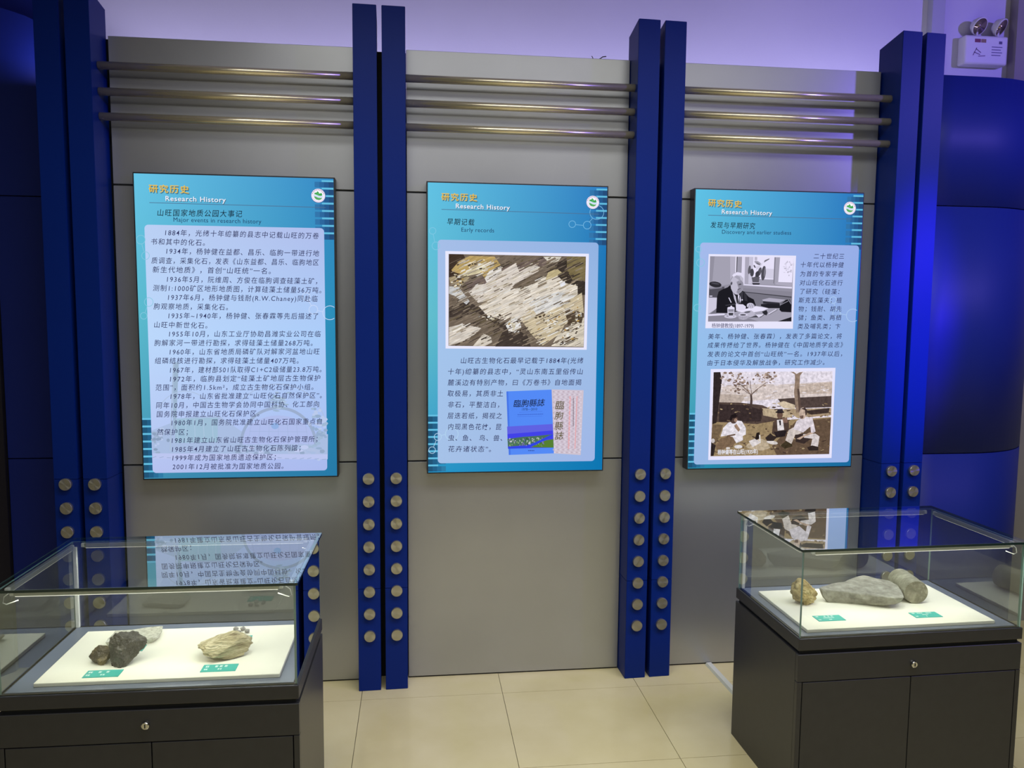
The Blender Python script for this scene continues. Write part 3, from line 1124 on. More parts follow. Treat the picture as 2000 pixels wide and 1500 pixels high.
s.poly([(1290, 120), (1398, 122), (1370, 640), (1275, 630)], g_(170))
s.poly([(1290, 120), (1312, 120), (1296, 630), (1275, 630)], g_(130))
s.poly([(1398, 122), (1660, 126), (1640, 610), (1370, 600)], g_(240))
for k in range(26):
    rr = random.Random(k)
    s.ell(1560 + rr.gauss(0, 45), 320 + rr.gauss(0, 60), rr.uniform(8, 26), rr.uniform(6, 20), g_(rr.uniform(190, 225)), n=7)
s.poly([(1370, 600), (1645, 612), (1640, 690), (1300, 650)], g_(178))
s.poly([(700, 640), (1640, 695), (1638, 730), (690, 665)], g_(226))
s.poly([(690, 665), (1638, 730), (1636, 790), (690, 720)], g_(150))
s.poly([(690, 720), (1636, 790), (1635, 890), (690, 790)], g_(140))
s.poly([(690, 785), (1635, 885), (1635, 905), (700, 800)], g_(66))
s.poly([(700, 800), (1635, 905), (1630, 1120), (900, 1060), (760, 900)], g_(122))
s.poly([(30, 720), (330, 690), (300, 900), (30, 900)], g_(84))
s.ell(150, 650, 120, 55, g_(46), 8)
s.ell(150, 632, 80, 16, g_(78), 8)
s.poly([(40, 720), (280, 700), (280, 720), (40, 745)], g_(140))
s.poly([(30, 905), (190, 910), (180, 1120), (25, 1220)], g_(212))
s.poly([(42, 868), (95, 868), (95, 885), (42, 885)], g_(230))
s.poly([(60, 1220), (180, 1110), (190, 1210), (60, 1225)], g_(120))
# suit
s.poly([(175, 1200), (185, 900), (215, 790), (300, 740), (390, 705), (440, 660), (520, 780), (580, 860), (650, 770), (700, 780), (800, 890), (900, 940), (940, 1050), (900, 1110), (740, 1130), (600, 1170), (430, 1205)], g_(30))
s.poly([(640, 790), (690, 790), (690, 960), (640, 1020), (600, 1020)], g_(62))
s.poly([(700, 790), (760, 860), (780, 980), (720, 960)], g_(52))
# shirt and tie
s.poly([(490, 800), (520, 840), (560, 900), (600, 960), (600, 1030), (560, 1030), (520, 930)], g_(200))
s.poly([(600, 830), (620, 860), (600, 1000), (585, 940)], g_(235))
s.poly([(545, 870), (590, 880), (600, 980), (590, 1030), (570, 1000)], g_(40))
s.poly([(635, 870), (650, 960), (630, 1010), (625, 930)], g_(236))
s.ell(675, 948, 14, 14, g_(225), n=10)
s.poly([(405, 905), (425, 905), (470, 1000), (455, 1005)], g_(220))
s.poly([(350, 1050), (540, 1020), (545, 1040), (355, 1062)], g_(70))
# head
s.poly([(440, 620), (455, 560), (490, 500), (560, 470), (640, 480), (690, 530), (695, 600), (690, 700), (660, 790), (600, 840), (545, 845), (490, 800), (455, 730)], g_(196))
s.poly([(560, 600), (640, 560), (690, 620), (690, 700), (660, 780), (600, 835), (560, 800), (600, 720)], g_(150))
s.poly([(600, 640), (650, 630), (655, 655), (600, 668)], g_(84))
s.poly([(580, 740), (640, 720), (640, 735), (590, 760)], g_(96))
s.poly([(475, 480), (500, 445), (570, 410), (650, 425), (690, 470), (690, 520), (640, 478), (560, 470), (500, 505)], g_(232))
s.poly([(510, 500), (560, 475), (620, 500), (640, 560), (620, 610), (600, 560)], g_(170))
s.ell(462, 630, 20, 36, g_(120), 10)
s.ell(462, 632, 9, 20, g_(60), 10)
# plant
s.poly([(1080, 225), (1100, 180), (1195, 142), (1185, 165), (1120, 205)], g_(118))
s.ell(965, 232, 72, 32, g_(168), 28)
s.ell(975, 250, 48, 14, g_(120), 28)
s.poly([(930, 300), (1000, 280), (1060, 220), (1050, 260), (1010, 310), (940, 380)], g_(216))
s.ell(805, 365, 26, 85, g_(96), 8)
s.ell(856, 420, 38, 78, g_(74), 0)
s.ell(905, 300, 14, 34, g_(90), -30)
s.ell(1005, 400, 34, 86, g_(92), 14)
s.ell(950, 480, 44, 96, g_(66), 18)
s.ell(1080, 430, 44, 142, g_(80), 6)
s.ell(1105, 400, 14, 100, g_(130), 6)
s.poly([(900, 330), (930, 340), (920, 500), (890, 500)], g_(240))
s.poly([(850, 510), (1010, 500), (990, 610), (870, 610)], g_(96))
s.poly([(850, 605), (1020, 610), (1000, 655), (880, 655)], g_(52))
s.poly([(850, 605), (1020, 608), (1015, 622), (855, 620)], g_(190))
# desk and things
s.poly([(20, 1225), (430, 1205), (760, 1130), (940, 1070), (1400, 1110), (1638, 1190), (1640, 1368), (20, 1370)], g_(166))
s.poly([(20, 1225), (340, 1215), (340, 1245), (20, 1262)], g_(230))
s.poly([(20, 1262), (340, 1245), (820, 1310), (1000, 1368), (20, 1370)], g_(140))
s.poly([(1370, 1368), (1638, 1280), (1640, 1368)], g_(34))
s.poly([(540, 1150), (760, 1120), (940, 1070), (1190, 1110), (1080, 1160), (900, 1190), (700, 1200)], g_(236))
s.poly([(620, 1200), (850, 1150), (940, 1210), (870, 1290), (640, 1230)], g_(190))
s.ell(780, 1185, 60, 20, g_(110), -8)
s.poly([(550, 1030), (690, 1035), (750, 1080), (740, 1140), (560, 1160)], g_(226))
s.ell(840, 1062, 76, 55, g_(206), 10)
for k in range(3):
    s.line(800 + k * 36, 1100, 820 + k * 36, 1030, 8, g_(110))
s.poly([(1040, 1030), (1400, 1010), (1420, 1110), (1180, 1110), (1040, 1070)], g_(36))
s.poly([(1080, 970), (1400, 990), (1400, 1030), (1080, 1020)], g_(52))
s.poly([(1060, 945), (1200, 910), (1520, 945), (1400, 1000), (1080, 972)], g_(180))
s.poly([(1400, 1140), (1420, 1040), (1520, 950), (1590, 935), (1635, 1020), (1632, 1190), (1440, 1180)], g_(28))
s.line(1410, 1050, 1570, 970, 12, g_(150))
s.line(1570, 940, 1628, 1030, 12, g_(160))
s.poly([(1060, 1180), (1150, 1145), (1175, 1200), (1150, 1250), (1100, 1230)], g_(44))
s.line(1190, 1220, 1340, 1130, 14, g_(230))
s.line(1200, 1240, 1370, 1140, 6, g_(90))
s.poly([(800, 1300), (950, 1250), (1120, 1230), (1040, 1290), (900, 1290)], g_(70))
s.poly([(940, 1235), (1100, 1225), (1060, 1262), (1000, 1290)], g_(225))
s.ell(450, 1270, 120, 38, g_(206))
s.ell(450, 1262, 80, 20, g_(160))
s.poly([(390, 1110), (530, 1110), (520, 1240), (500, 1280), (420, 1280), (395, 1240)], g_(214))
s.poly([(412, 1200), (508, 1200), (500, 1252), (420, 1252)], g_(72))
s.poly([(405, 1130), (515, 1130), (512, 1180), (408, 1180)], g_(150))
s.ell(460, 1105, 70, 22, g_(232))
s.poly([(440, 1090), (455, 1062), (475, 1062), (488, 1090)], g_(226))
s.poly([(605, 1240), (785, 1240), (775, 1320), (700, 1336), (615, 1320)], g_(186))
for k in range(6):
    s.line(622 + k * 27, 1255, 626 + k * 26, 1320, 7, g_(126))
s.ell(695, 1240, 90, 24, g_(226))
s.ell(695, 1240, 62, 14, g_(60))
s.build('portrait_photo', p3.root)
p3.text('portrait_caption', [('杨钟健教授(1897-1979)', 345, 1424, 752, 1427, 44)], glow('ink_grey', lin(84, 84, 116)), 0.0050, 0.006)

# old photograph of three people seated under trees
fr3 = lambda x, y: p3.fn(x, y + OFF3)
s = p3.sheet(0.0012, fr3)
s.poly([(343, 447), (1560, 437), (1538, 1322), (332, 1335)], (230, 228, 252))
s.build('picnic_border', p3.root)
M_PIC = print_mat(0.42, 'print_grain', (60, 60, 0.2), 1.0)
s = p3.sheet(0.0016, fr3)
s.poly([(370, 475), (1533, 470), (1513, 1283), (353, 1298)], (236, 228, 240))
s.poly([(430, 620), (700, 600), (860, 590), (1000, 600), (1530, 570), (1528, 720), (1000, 740), (430, 780)], (222, 208, 204))
s.poly([(1200, 600), (1530, 578), (1530, 690), (1210, 690)], (206, 188, 176))
s.poly([(430, 690), (700, 700), (640, 780), (430, 790)], (196, 180, 170))
rr = random.Random(21)
for k in range(60):
    s.ell(rr.uniform(440, 1520), rr.uniform(600, 730), rr.uniform(8, 40), rr.uniform(2, 6), rr.choice([(240, 232, 240), (188, 170, 160), (214, 200, 194)]), rr.uniform(-20, 12), 7)
s.poly([(425, 770), (640, 775), (850, 800), (940, 840), (1000, 850), (1000, 990), (365, 990), (365, 900)], (88, 72, 66))
s.poly([(430, 790), (700, 800), (850, 850), (840, 960), (430, 960)], (60, 48, 48))
s.poly([(1000, 740), (1150, 730), (1525, 712), (1525, 822), (1250, 830), (1060, 820)], (84, 70, 66))
s.poly([(990, 780), (1060, 760), (1170, 800), (1170, 840), (1060, 830)], (214, 196, 170))
s.poly([(850, 830), (1160, 850), (1140, 920), (1000, 930), (860, 900)], (196, 176, 146))
s.poly([(1060, 840), (1525, 830), (1525, 900), (1200, 930)], (176, 154, 126))
s.poly([(1250, 860), (1510, 830), (1500, 880), (1330, 895)], (66, 54, 50))
s.poly([(365, 960), (800, 985), (1000, 950), (1525, 920), (1513, 1283), (353, 1298)], (160, 138, 104))
s.poly([(1180, 960), (1525, 930), (1513, 1283), (1000, 1290), (950, 1200)], (104, 84, 68))
s.poly([(365, 985), (470, 990), (430, 1120), (353, 1290)], (120, 100, 78))
for k in range(150):
    s.ell(rr.uniform(370, 1510), rr.uniform(780, 1275), rr.uniform(6, 24), rr.uniform(3, 9), rr.choice([(74, 58, 50), (130, 108, 84), (186, 164, 128), (96, 78, 64)]), rr.uniform(-25, 25), 6)
# trees
s.poly([(370, 477), (435, 476), (452, 560), (436, 690), (418, 850), (405, 970), (365, 985)], (52, 42, 42))
for k in range(120):
    x, y = rr.choice([(530, 520), (620, 560), (880, 525), (640, 610), (900, 530)])
    s.ell(min(1000, max(445, x + rr.gauss(0, 55))), max(482, y + rr.gauss(0, 34)), rr.uniform(6, 20), rr.uniform(4, 12), rr.choice([(150, 126, 112), (120, 98, 88), (178, 156, 142), (220, 206, 204)]), rr.uniform(-30, 30), 7)
s.poly([(722, 835), (730, 740), (726, 690), (745, 690), (752, 760), (748, 835)], (76, 62, 58))
for (xa, ya, xb, yb, w) in ((735, 695, 640, 600, 8), (735, 700, 800, 640, 10), (800, 640, 880, 580, 6), (740, 690, 725, 560, 6), (700, 660, 690, 580, 5), (650, 640, 720, 690, 6)):
    s.line(xa, ya, xb, yb, w, (120, 100, 92))
s.poly([(1162, 560), (1160, 500), (1120, 476), (1150, 476), (1175, 496), (1205, 480), (1240, 474), (1212, 510), (1205, 640), (1222, 780), (1225, 872), (1180, 874), (1165, 760), (1155, 680)], (150, 128, 112))
s.poly([(1185, 640), (1205, 640), (1222, 780), (1225, 872), (1205, 874)], (96, 78, 70))
# left sitter
s.poly([(395, 1190), (450, 1120), (540, 1095), (610, 1150), (560, 1200), (470, 1230), (410, 1230)], (128, 104, 82))
s.poly([(445, 1105), (470, 1020), (520, 968), (600, 948), (650, 955), (690, 1020), (692, 1085), (660, 1100), (665, 1140), (600, 1170), (565, 1110), (510, 1095)], (236, 230, 238))
s.poly([(575, 1000), (600, 980), (635, 1035), (620, 1060), (595, 1030)], (170, 140, 120))
s.ell(572, 935, 36, 44, (86, 66, 60), 10)
s.poly([(530, 930), (545, 895), (585, 882), (605, 905), (590, 920), (560, 925), (545, 960)], (36, 28, 30))
s.ell(590, 945, 16, 18, (170, 138, 120))
s.line(510, 1100, 590, 1085, 14, (110, 86, 70))
# middle sitter
s.poly([(945, 1075), (955, 970), (1000, 925), (1065, 918), (1108, 960), (1112, 1040), (1085, 1080), (1000, 1110)], (84, 68, 60))
s.poly([(992, 945), (1050, 940), (1064, 1042), (1000, 1050)], (232, 226, 228))
s.poly([(1012, 950), (1030, 948), (1032, 995), (1020, 1000)], (40, 34, 36))
s.poly([(965, 1062), (1090, 1045), (1075, 1105), (990, 1120)], (44, 36, 38))
s.ell(1020, 895, 29, 36, (112, 86, 74))
s.ell(1020, 868, 44, 11, (40, 34, 38))
s.poly([(990, 866), (998, 838), (1045, 836), (1052, 864)], (52, 44, 48))
s.poly([(1040, 930), (1090, 920), (1100, 970), (1060, 975)], (140, 110, 96))
# right sitter
s.poly([(1030, 1195), (1085, 1150), (1140, 1155), (1148, 1205), (1075, 1228)], (66, 56, 40))
s.poly([(1078, 1145), (1108, 1045), (1150, 1020), (1240, 1072), (1170, 1100), (1138, 1180)], (216, 204, 198))
s.poly([(1170, 1090), (1260, 1080), (1330, 1130), (1260, 1180), (1180, 1160)], (60, 48, 46))
s.poly([(1250, 1085), (1370, 1080), (1412, 1108), (1396, 1222), (1326, 1212), (1342, 1130), (1260, 1120)], (222, 212, 212))
s.poly([(1292, 1215), (1340, 1196), (1402, 1210), (1402, 1244), (1310, 1246)], (52, 42, 40))
s.poly([(1150, 1035), (1185, 955), (1260, 908), (1340, 928), (1372, 1060), (1330, 1082), (1320, 1010), (1250, 1070), (1200, 1050)], (228, 218, 226))
s.poly([(1185, 1130), (1310, 1070), (1366, 1072), (1260, 1110), (1220, 1138)], (196, 168, 148))
s.ell(1245, 880, 38, 58, (206, 182, 166), 6)
s.poly([(1225, 835), (1262, 822), (1286, 850), (1284, 890), (1270, 905), (1264, 850)], (74, 60, 56))
s.poly([(1212, 905), (1250, 900), (1250, 930), (1222, 935)], (120, 96, 86))
# picnic things
s.poly([(690, 1200), (740, 1150), (820, 1120), (900, 1150), (930, 1220), (850, 1245), (720, 1222)], (196, 178, 152))
s.poly([(720, 1150), (800, 1120), (830, 1170), (760, 1210)], (228, 220, 220))
s.ell(620, 1205, 40, 18, (230, 224, 226))
s.ell(520, 1218, 20, 10, (226, 220, 220))
s.ell(950, 1165, 56, 18, (222, 214, 212), 10)
s.poly([(780, 1130), (795, 1070), (825, 1062), (832, 1120), (800, 1140)], (40, 32, 30))
s.poly([(820, 1090), (832, 1090), (838, 1170), (824, 1170)], (226, 220, 216))
s.poly([(880, 1120), (930, 1075), (960, 1100), (1000, 1110), (960, 1150), (900, 1150)], (56, 46, 44))
s.ell(372, 1145, 18, 22, (214, 206, 206))
s.poly([(355, 1160), (400, 1190), (380, 1290), (353, 1296)], (48, 40, 40))
s.build('picnic_photo', p3.root, M_PIC)
p3.text('picnic_caption', [('杨钟健等在山旺(1935年)', 418, 1257, 808, 1252, 46)], WHITE, 0.0070, 0.012, fn=fr3)
p3.molecules([([(1362, 487, 6), (1366, 513, 8), (1361, 600, 7), (1364, 597, 0.1)], [(1363, 493, 1365, 505)], (136, 200, 226)),
              ([(1625, 585, 7), (1632, 611, 8), (1664, 615, 13)], [(1627, 592, 1630, 603), (1640, 612, 1651, 614)], (176, 206, 242))])
p3.emblem(1654, 406.5, 11.6)

# ------------------------------------------------------------------ glass display cases
CW, CDp, ZB, ZG = 0.838, 0.506, 0.622, 0.927


def case(label, cx, cy, rot, wires, lx=0.006, lz=0.512):
    e = empty('glass_display_case', (cx, cy, 0), math.radians(rot))
    tag(e, label, 'display case', 'glass display cases on black cabinets')
    w, d = CW / 2 + 0.006, CDp / 2 + 0.006
    # carcass with recessed groove below the cap
    bm = bmesh.new()
    box(bm, -w, w, -d + 0.02, d, 0.0, 0.566)
    put('cabinet_body', bm, M_BLACKCAB, e)
    put('plinth_groove', bbox(-w + 0.01, w - 0.01, -d + 0.012, d - 0.01, 0.566, 0.58), M_BLACK, e)
    put('cabinet_cap', bbox(-w, w, -d, d, 0.58, ZB, 0.0025, 2), M_BLACKCAB, e)
    dr = put('drawer_front', bbox(-w, w, -d, -d + 0.0195, 0.468, 0.566, 0.0015, 1), M_BLACKCAB, e)
    bm = bmesh.new()
    lathe(bm, [(0.011, 0.0), (0.012, -0.003), (0.0115, -0.008), (0.0095, -0.0095)], 'y', 24)
    lk = put('lock', bm, M_CHROME, dr)
    lk.location = (lx, -d, lz)
    put('keyhole', bbox(-0.0012, 0.0012, -0.0112, -0.009, -0.0055, 0.0055), M_BLACK, lk)
    for x0, x1 in ((-w + 0.02, -0.0015), (0.0015, w - 0.02)):
        put('door', bbox(x0, x1, -d, -d + 0.018, 0.03, 0.4655, 0.0012, 1), M_BLACKCAB, e)
    for x0, x1 in ((-w, -w + 0.017), (w - 0.017, w)):
        put('side_stile', bbox(x0, x1, -d, -d + 0.0195, 0.0, 0.467, 0.001, 1), M_BLACKCAB, e)
    put('kick_board', bbox(-w + 0.018, w - 0.018, -d + 0.006, -d + 0.0195, 0.0, 0.029), M_BLACKCAB, e)
    put('deck', bbox(-CW / 2 + 0.012, CW / 2 - 0.012, -CDp / 2 + 0.012, CDp / 2 - 0.012, ZB, ZB + 0.003), M_DECK, e)
    # panes
    t = 0.007

    def pane(x0, x1, y0, y1, z0, z1, axis, edge):
        bm = bmesh.new()
        fs = box(bm, x0, x1, y0, y1, z0, z1)
        bm.normal_update()
        for f in fs:
            n = f.normal
            f.material_index = 0 if abs(n[axis]) > 0.9 else 1
        return put('glass_pane', bm, [M_GLASS, edge], e)

    W2, D2 = CW / 2, CDp / 2
    pane(-W2, W2, -D2, -D2 + t, ZB, ZG, 1, M_EDGEL)
    pane(-W2, W2, D2 - t, D2, ZB, ZG, 1, M_EDGEL)
    pane(-W2, -W2 + t, -D2 + t + 0.0005, D2 - t - 0.0005, ZB, ZG, 0, M_EDGEL)
    pane(W2 - t, W2, -D2 + t + 0.0005, D2 - t - 0.0005, ZB, ZG, 0, M_EDGEL)
    tp = pane(-W2 - 0.008, W2 + 0.008, -D2 - 0.008, D2 + 0.016, ZG + 0.0005, ZG + 0.0085, 2, M_EDGE)
    tp.name = 'glass_top'
    # LED profiles under the top along the four sides
    zb0, zb1 = ZG - 0.016, ZG - 0.001
    ins = t + 0.004
    bars = [(-W2 + 0.05, W2 - 0.05, -D2 + ins, -D2 + ins + 0.014), (-W2 + 0.05, W2 - 0.05, D2 - ins - 0.014, D2 - ins),
            (-W2 + ins, -W2 + ins + 0.014, -D2 + 0.05, D2 - 0.05), (W2 - ins - 0.014, W2 - ins, -D2 + 0.05, D2 - 0.05)]
    for bi, (x0, x1, y0, y1) in enumerate(bars):
        b = put('light_bar', bbox(x0, x1, y0, y1, zb0, zb1, 0.001, 1), M_ALU, e)
        put('led_strip', bbox(x0 + 0.003, x1 - 0.003, y0 + 0.003, y1 - 0.003, zb0 - 0.002, zb0 - 0.0002), M_LED, b)
        # mounting clips at both ends
        for q in (0, 1):
            if bi < 2:
                cx_ = x0 - 0.006 if q == 0 else x1 + 0.006
                cy_ = (y0 + y1) / 2
            else:
                cx_ = (x0 + x1) / 2
                cy_ = y0 - 0.006 if q == 0 else y1 + 0.006
            put('bar_clip', bbox(cx_ - 0.006, cx_ + 0.006, cy_ - 0.006, cy_ + 0.006, zb0 + 0.001, zb1, 0.002, 2), M_WHITEP, b)
    # white wiring channel in the rear left corner
    put('cable_channel', bbox(-W2 + t + 0.001, -W2 + t + 0.013, D2 - t - 0.012, D2 - t - 0.001, ZB + 0.003, ZG - 0.017, 0.001, 1), M_WHITEP, e)
    # little looped leads at the corners
    for (sx, sy) in wires:
        bm = bmesh.new()
        x, y, z = sx * (W2 - 0.035), sy * (D2 - 0.022), ZG - 0.008
        tube(bm, [(x, y, z), (x + sx * 0.016, y, z - 0.012), (x + sx * 0.02, y, z - 0.03), (x + sx * 0.012, y - sy * 0.004, z - 0.036),
                  (x - sx * 0.02, y - sy * 0.004, z - 0.024)], 0.0016, 6)
        put('lead_wire', bm, M_WHITEP, e)
    # lamp inside the profiles
    for (yy, rx) in ((-D2 + 0.02, 1), (D2 - 0.02, 1)):
        l = bpy.data.lights.new('case_lamp', 'AREA')
        l.shape = 'RECTANGLE'
        l.size = CW - 0.12
        l.size_y = 0.008
        l.energy = 1.3
        l.color = (1.0, 0.97, 0.84)
        lo = bpy.data.objects.new('case_lamp', l)
        COL.objects.link(lo)
        lo.parent = e
        lo.location = (0, yy, zb0 - 0.004)
    return e


caseL = case('glass display case on black cabinet at the left, holding coal-black and cream rocks', -0.7265, -1.058, -0.9, ((-1, -1), (1, -1), (1, 1)), -0.0135, 0.521)
caseR = case('glass display case on black cabinet at the right, holding grey slab and stone core', 1.762, -0.888, 1.1, ((1, -1), (-1, 1)))

ZD = ZB + 0.0035
BT = 0.012
ZO = ZD + BT       # board top
for lab, cx, cy, rot, bw, bd in (('white display board under the dark coal and cream rocks in the left case', -0.718, -1.078, -0.6, 0.703, 0.382),
                                 ('white display board under the grey slab in the right case', 1.748, -0.915, 1.0, 0.72, 0.386)):
    o = put('display_board', bbox(-bw / 2, bw / 2, -bd / 2, bd / 2, 0, BT, 0.002, 2), M_BOARD)
    o.location = (cx, cy, ZD)
    o.rotation_euler = (0, 0, math.radians(rot))
    tag(o, lab, 'board', 'white boards in the cases')


# ------------------------------------------------------------------ rocks
def rock_mat(name, cols, scale, rough=0.8, bump=0.5, bscale=60, stretch=None, spec=0.3, rot=(0, 0, 0)):
    m = bpy.data.materials.new(name)
    m.use_nodes = True
    nt = m.node_tree
    b = nt.nodes['Principled BSDF']
    b.inputs['Roughness'].default_value = rough
    b.inputs['Specular IOR Level'].default_value = spec
    tc = nt.nodes.new('ShaderNodeTexCoord')
    mp = nt.nodes.new('ShaderNodeMapping')
    mp.inputs['Rotation'].default_value = rot
    if stretch:
        mp.inputs['Scale'].default_value = stretch
    nt.links.new(tc.outputs['Object'], mp.inputs[0])
    n = nt.nodes.new('ShaderNodeTexNoise')
    n.inputs['Scale'].default_value = scale
    n.inputs['Detail'].default_value = 9
    n.inputs['Roughness'].default_value = 0.65
    nt.links.new(mp.outputs[0], n.inputs['Vector'])
    r = nt.nodes.new('ShaderNodeValToRGB')
    el = r.color_ramp.elements
    while len(el) < len(cols):
        el.new(0.5)
    for i, c in enumerate(cols):
        el[i].position = 0.3 + 0.4 * i / (len(cols) - 1)
        el[i].color = lin(*c)
    nt.links.new(n.outputs['Fac'], r.inputs[0])
    nt.links.new(r.outputs[0], b.inputs['Base Color'])
    n2 = nt.nodes.new('ShaderNodeTexNoise')
    n2.inputs['Scale'].default_value = bscale
    n2.inputs['Detail'].default_value = 8
    nt.links.new(mp.outputs[0], n2.inputs['Vector'])
    bp = nt.nodes.new('ShaderNodeBump')
    bp.inputs['Strength'].default_value = bump
    bp.inputs['Distance'].default_value = 0.006
    nt.links.new(n2.outputs['Fac'], bp.inputs['Height'])
    nt.links.new(bp.outputs[0], b.inputs['Normal'])
    return m


def rock(name, px, py, zc, size, m, label, seed, rough=0.35, freq=1.6, sub=5, facet=0.0, rz=0.0, tilt=0.0, layers=0.0, cat='rock', group=None, smooth=True, loc=None, crag=0.0):
    """Noise-shaped stone resting on the board; (px,py) is its foot in the photograph."""
    bm = bmesh.new()
    bmesh.ops.create_icosphere(bm, subdivisions=sub, radius=1.0)
    off = Vector((seed * 3.1, seed * 1.7, seed * 0.9))
    planes = []
    rr = random.Random(seed)
    for k in range(int(facet)):
        v = Vector((rr.gauss(0, 1), rr.gauss(0, 1), rr.gauss(0, 1))).normalized()
        planes.append((v, rr.uniform(0.55, 0.92)))
    for v in bm.verts:
        d = v.co.normalized()
        q = 1.0 + rough * noise.fractal(d * freq + off, 0.9, 2.1, 5)
        if layers:
            q += layers * (math.sin((d.z * 1.1 + 0.25 * noise.noise(d * 2 + off)) * 22) * 0.5)
        p = d * q
        for n_, dist in planes:
            t = p.dot(n_)
            if t > dist:
                p -= n_ * (t - dist) * 0.92
        if crag:
            p += d * crag * noise.fractal(p * 3.5 + off, 0.8, 2.2, 4)
            p += d * crag * 0.7 * (abs(noise.noise(Vector((p.x * 4 + p.z * 3, p.y * 4, p.z * 9 - p.x * 5)) + off)) - 0.25)
        v.co = p
    M = Matrix.Rotation(tilt, 4, 'Y')
    for v in bm.verts:
        v.co = M @ v.co
        v.co = Vector((v.co.x * size[0], v.co.y * size[1], v.co.z * size[2]))
    for ax_ in range(3):
        lo_, hi_ = min(v.co[ax_] for v in bm.verts), max(v.co[ax_] for v in bm.verts)
        for v in bm.verts:
            v.co[ax_] = (v.co[ax_] - (lo_ + hi_) / 2) / (hi_ - lo_) * 2 * size[ax_]
    z0 = -size[2] * 0.9
    for v in bm.verts:
        v.co.z = max(0.0, v.co.z - z0)
    o = put(name, bm, m, smooth=smooth)
    p = loc if loc is not None else at_z(px, py, zc)
    o.location = (p.x, p.y, ZO)
    o.rotation_euler = (0, 0, rz)
    return tag(o, label, cat, group)


M_COAL = rock_mat('black_coal', [(26, 25, 24), (52, 49, 45), (98, 93, 85)], 34, 0.45, 0.9, 70, spec=0.6)
M_COAL2 = rock_mat('brown_coal', [(36, 32, 28), (74, 64, 46), (140, 122, 76)], 18, 0.4, 0.8, 60, spec=0.6)
M_CREAM = rock_mat('cream_layered_stone', [(104, 90, 66), (188, 176, 140), (226, 216, 184)], 14, 0.85, 0.8, 36, (1, 1, 7))
M_YELL = rock_mat('yellow_brown_stone', [(98, 82, 54), (168, 148, 98), (212, 196, 150)], 34, 0.85, 1.0, 60)
M_GREY = rock_mat('grey_mudstone', [(100, 98, 92), (140, 138, 128), (172, 170, 158)], 24, 0.85, 0.6, 70)
M_CORE = rock_mat('grey_core_stone', [(108, 106, 92), (140, 138, 122), (172, 170, 152)], 22, 0.85, 0.5, 90)
M_COREE = rock_mat('core_cut_face', [(92, 88, 74), (118, 114, 98), (158, 154, 134)], 40, 0.9, 0.6, 90)
M_CHALK = rock_mat('white_chalky_slab', [(150, 148, 138), (196, 194, 180), (222, 220, 208)], 70, 0.9, 0.8, 110)
M_PEB = rock_mat('grey_pebble', [(126, 122, 120), (158, 154, 150), (188, 184, 178)], 60, 0.7, 0.3, 90)

rock('coal_lump', 252, 1294, ZO, (0.056, 0.044, 0.054), M_COAL, 'large craggy black coal lump on the white board in the left case', 26, 0.3, 1.4, 6, 16, 0.0, 0.0, smooth=False, crag=0.07)
rock('coal_lump', 198, 1294, ZO, (0.037, 0.032, 0.03), M_COAL2, 'small brownish black coal piece beside the large coal lump', 11, 0.3, 1.4, 6, 12, 0.0, 0.0, smooth=False, crag=0.08)
rock('layered_rock', 441, 1282, ZO, (0.084, 0.056, 0.04), M_CREAM, 'rounded cream rock with wavy layers and dark cracks in the left case', 9, 0.2, 1.1, 6, 4, 0.0, 0.12, 0.05, crag=0.05)
rock('rough_rock', 1570, 1178, ZO, (0.056, 0.046, 0.05), M_YELL, 'yellow-brown rough rock standing at the left of the grey slab', 15, 0.22, 1.3, 6, 4, 0.0, 0.0, smooth=True, crag=0.09)


def slab_from_px(name, top_px, z_top, z_bot, m, label, inset, seed, amp=0.004, cuts=2, tilt=None):
    bm = bmesh.new()
    P = [at_z(x, y, z_top) for x, y in top_px]
    c = sum(P, Vector()) / len(P)
    # resample outline
    out = []
    for i in range(len(P)):
        a, b = P[i], P[(i + 1) % len(P)]
        for k in range(4):
            out.append(a.lerp(b, k / 4))
    n = len(out)
    off = Vector((seed, seed * 2.3, 0))
    rings = []
    for lev, (fz, ins) in enumerate(((0.0, inset), (0.3, inset * 0.5), (0.6, inset * 0.15), (0.93, 0.0), (1.0, 0.003))):
        ring = []
        for p in out:
            d = (p - c)
            d.z = 0
            L = d.length
            q = c + d * ((L - ins) / L)
            w = noise.fractal(Vector((q.x * 38, q.y * 38, fz * 2.5)) + off, 0.9, 2.1, 4) * amp
            q += d.normalized() * w * 1.6
            q.z = z_bot + (z_top - z_bot) * fz + (w * 0.4 if 0 < fz < 1 else 0)
            if tilt:
                q.z += tilt(q, fz)
            ring.append(bm.verts.new(q - c))
        rings.append(ring)
    for a, b in zip(rings[:-1], rings[1:]):
        for k in range(n):
            bm.faces.new((a[k], a[(k + 1) % n], b[(k + 1) % n], b[k]))
    # gently uneven top built from shrinking rings
    prev = rings[-1]
    for fr_ in (0.75, 0.5, 0.25):
        ring = []
        for v in rings[-1]:
            q = Vector((v.co.x * fr_, v.co.y * fr_, v.co.z))
            q.z += noise.fractal(Vector((q.x * 20, q.y * 20, 5)) + off, 0.9, 2.0, 4) * amp * 0.9
            ring.append(bm.verts.new(q))
        for k in range(n):
            bm.faces.new((prev[k], prev[(k + 1) % n], ring[(k + 1) % n], ring[k]))
        prev = ring
    bm.faces.new(prev)
    bm.faces.new(rings[0][::-1])
    bmesh.ops.recalc_face_normals(bm, faces=bm.faces[:])
    o = put(name, bm, m)
    o.location = c
    return tag(o, label, 'rock')


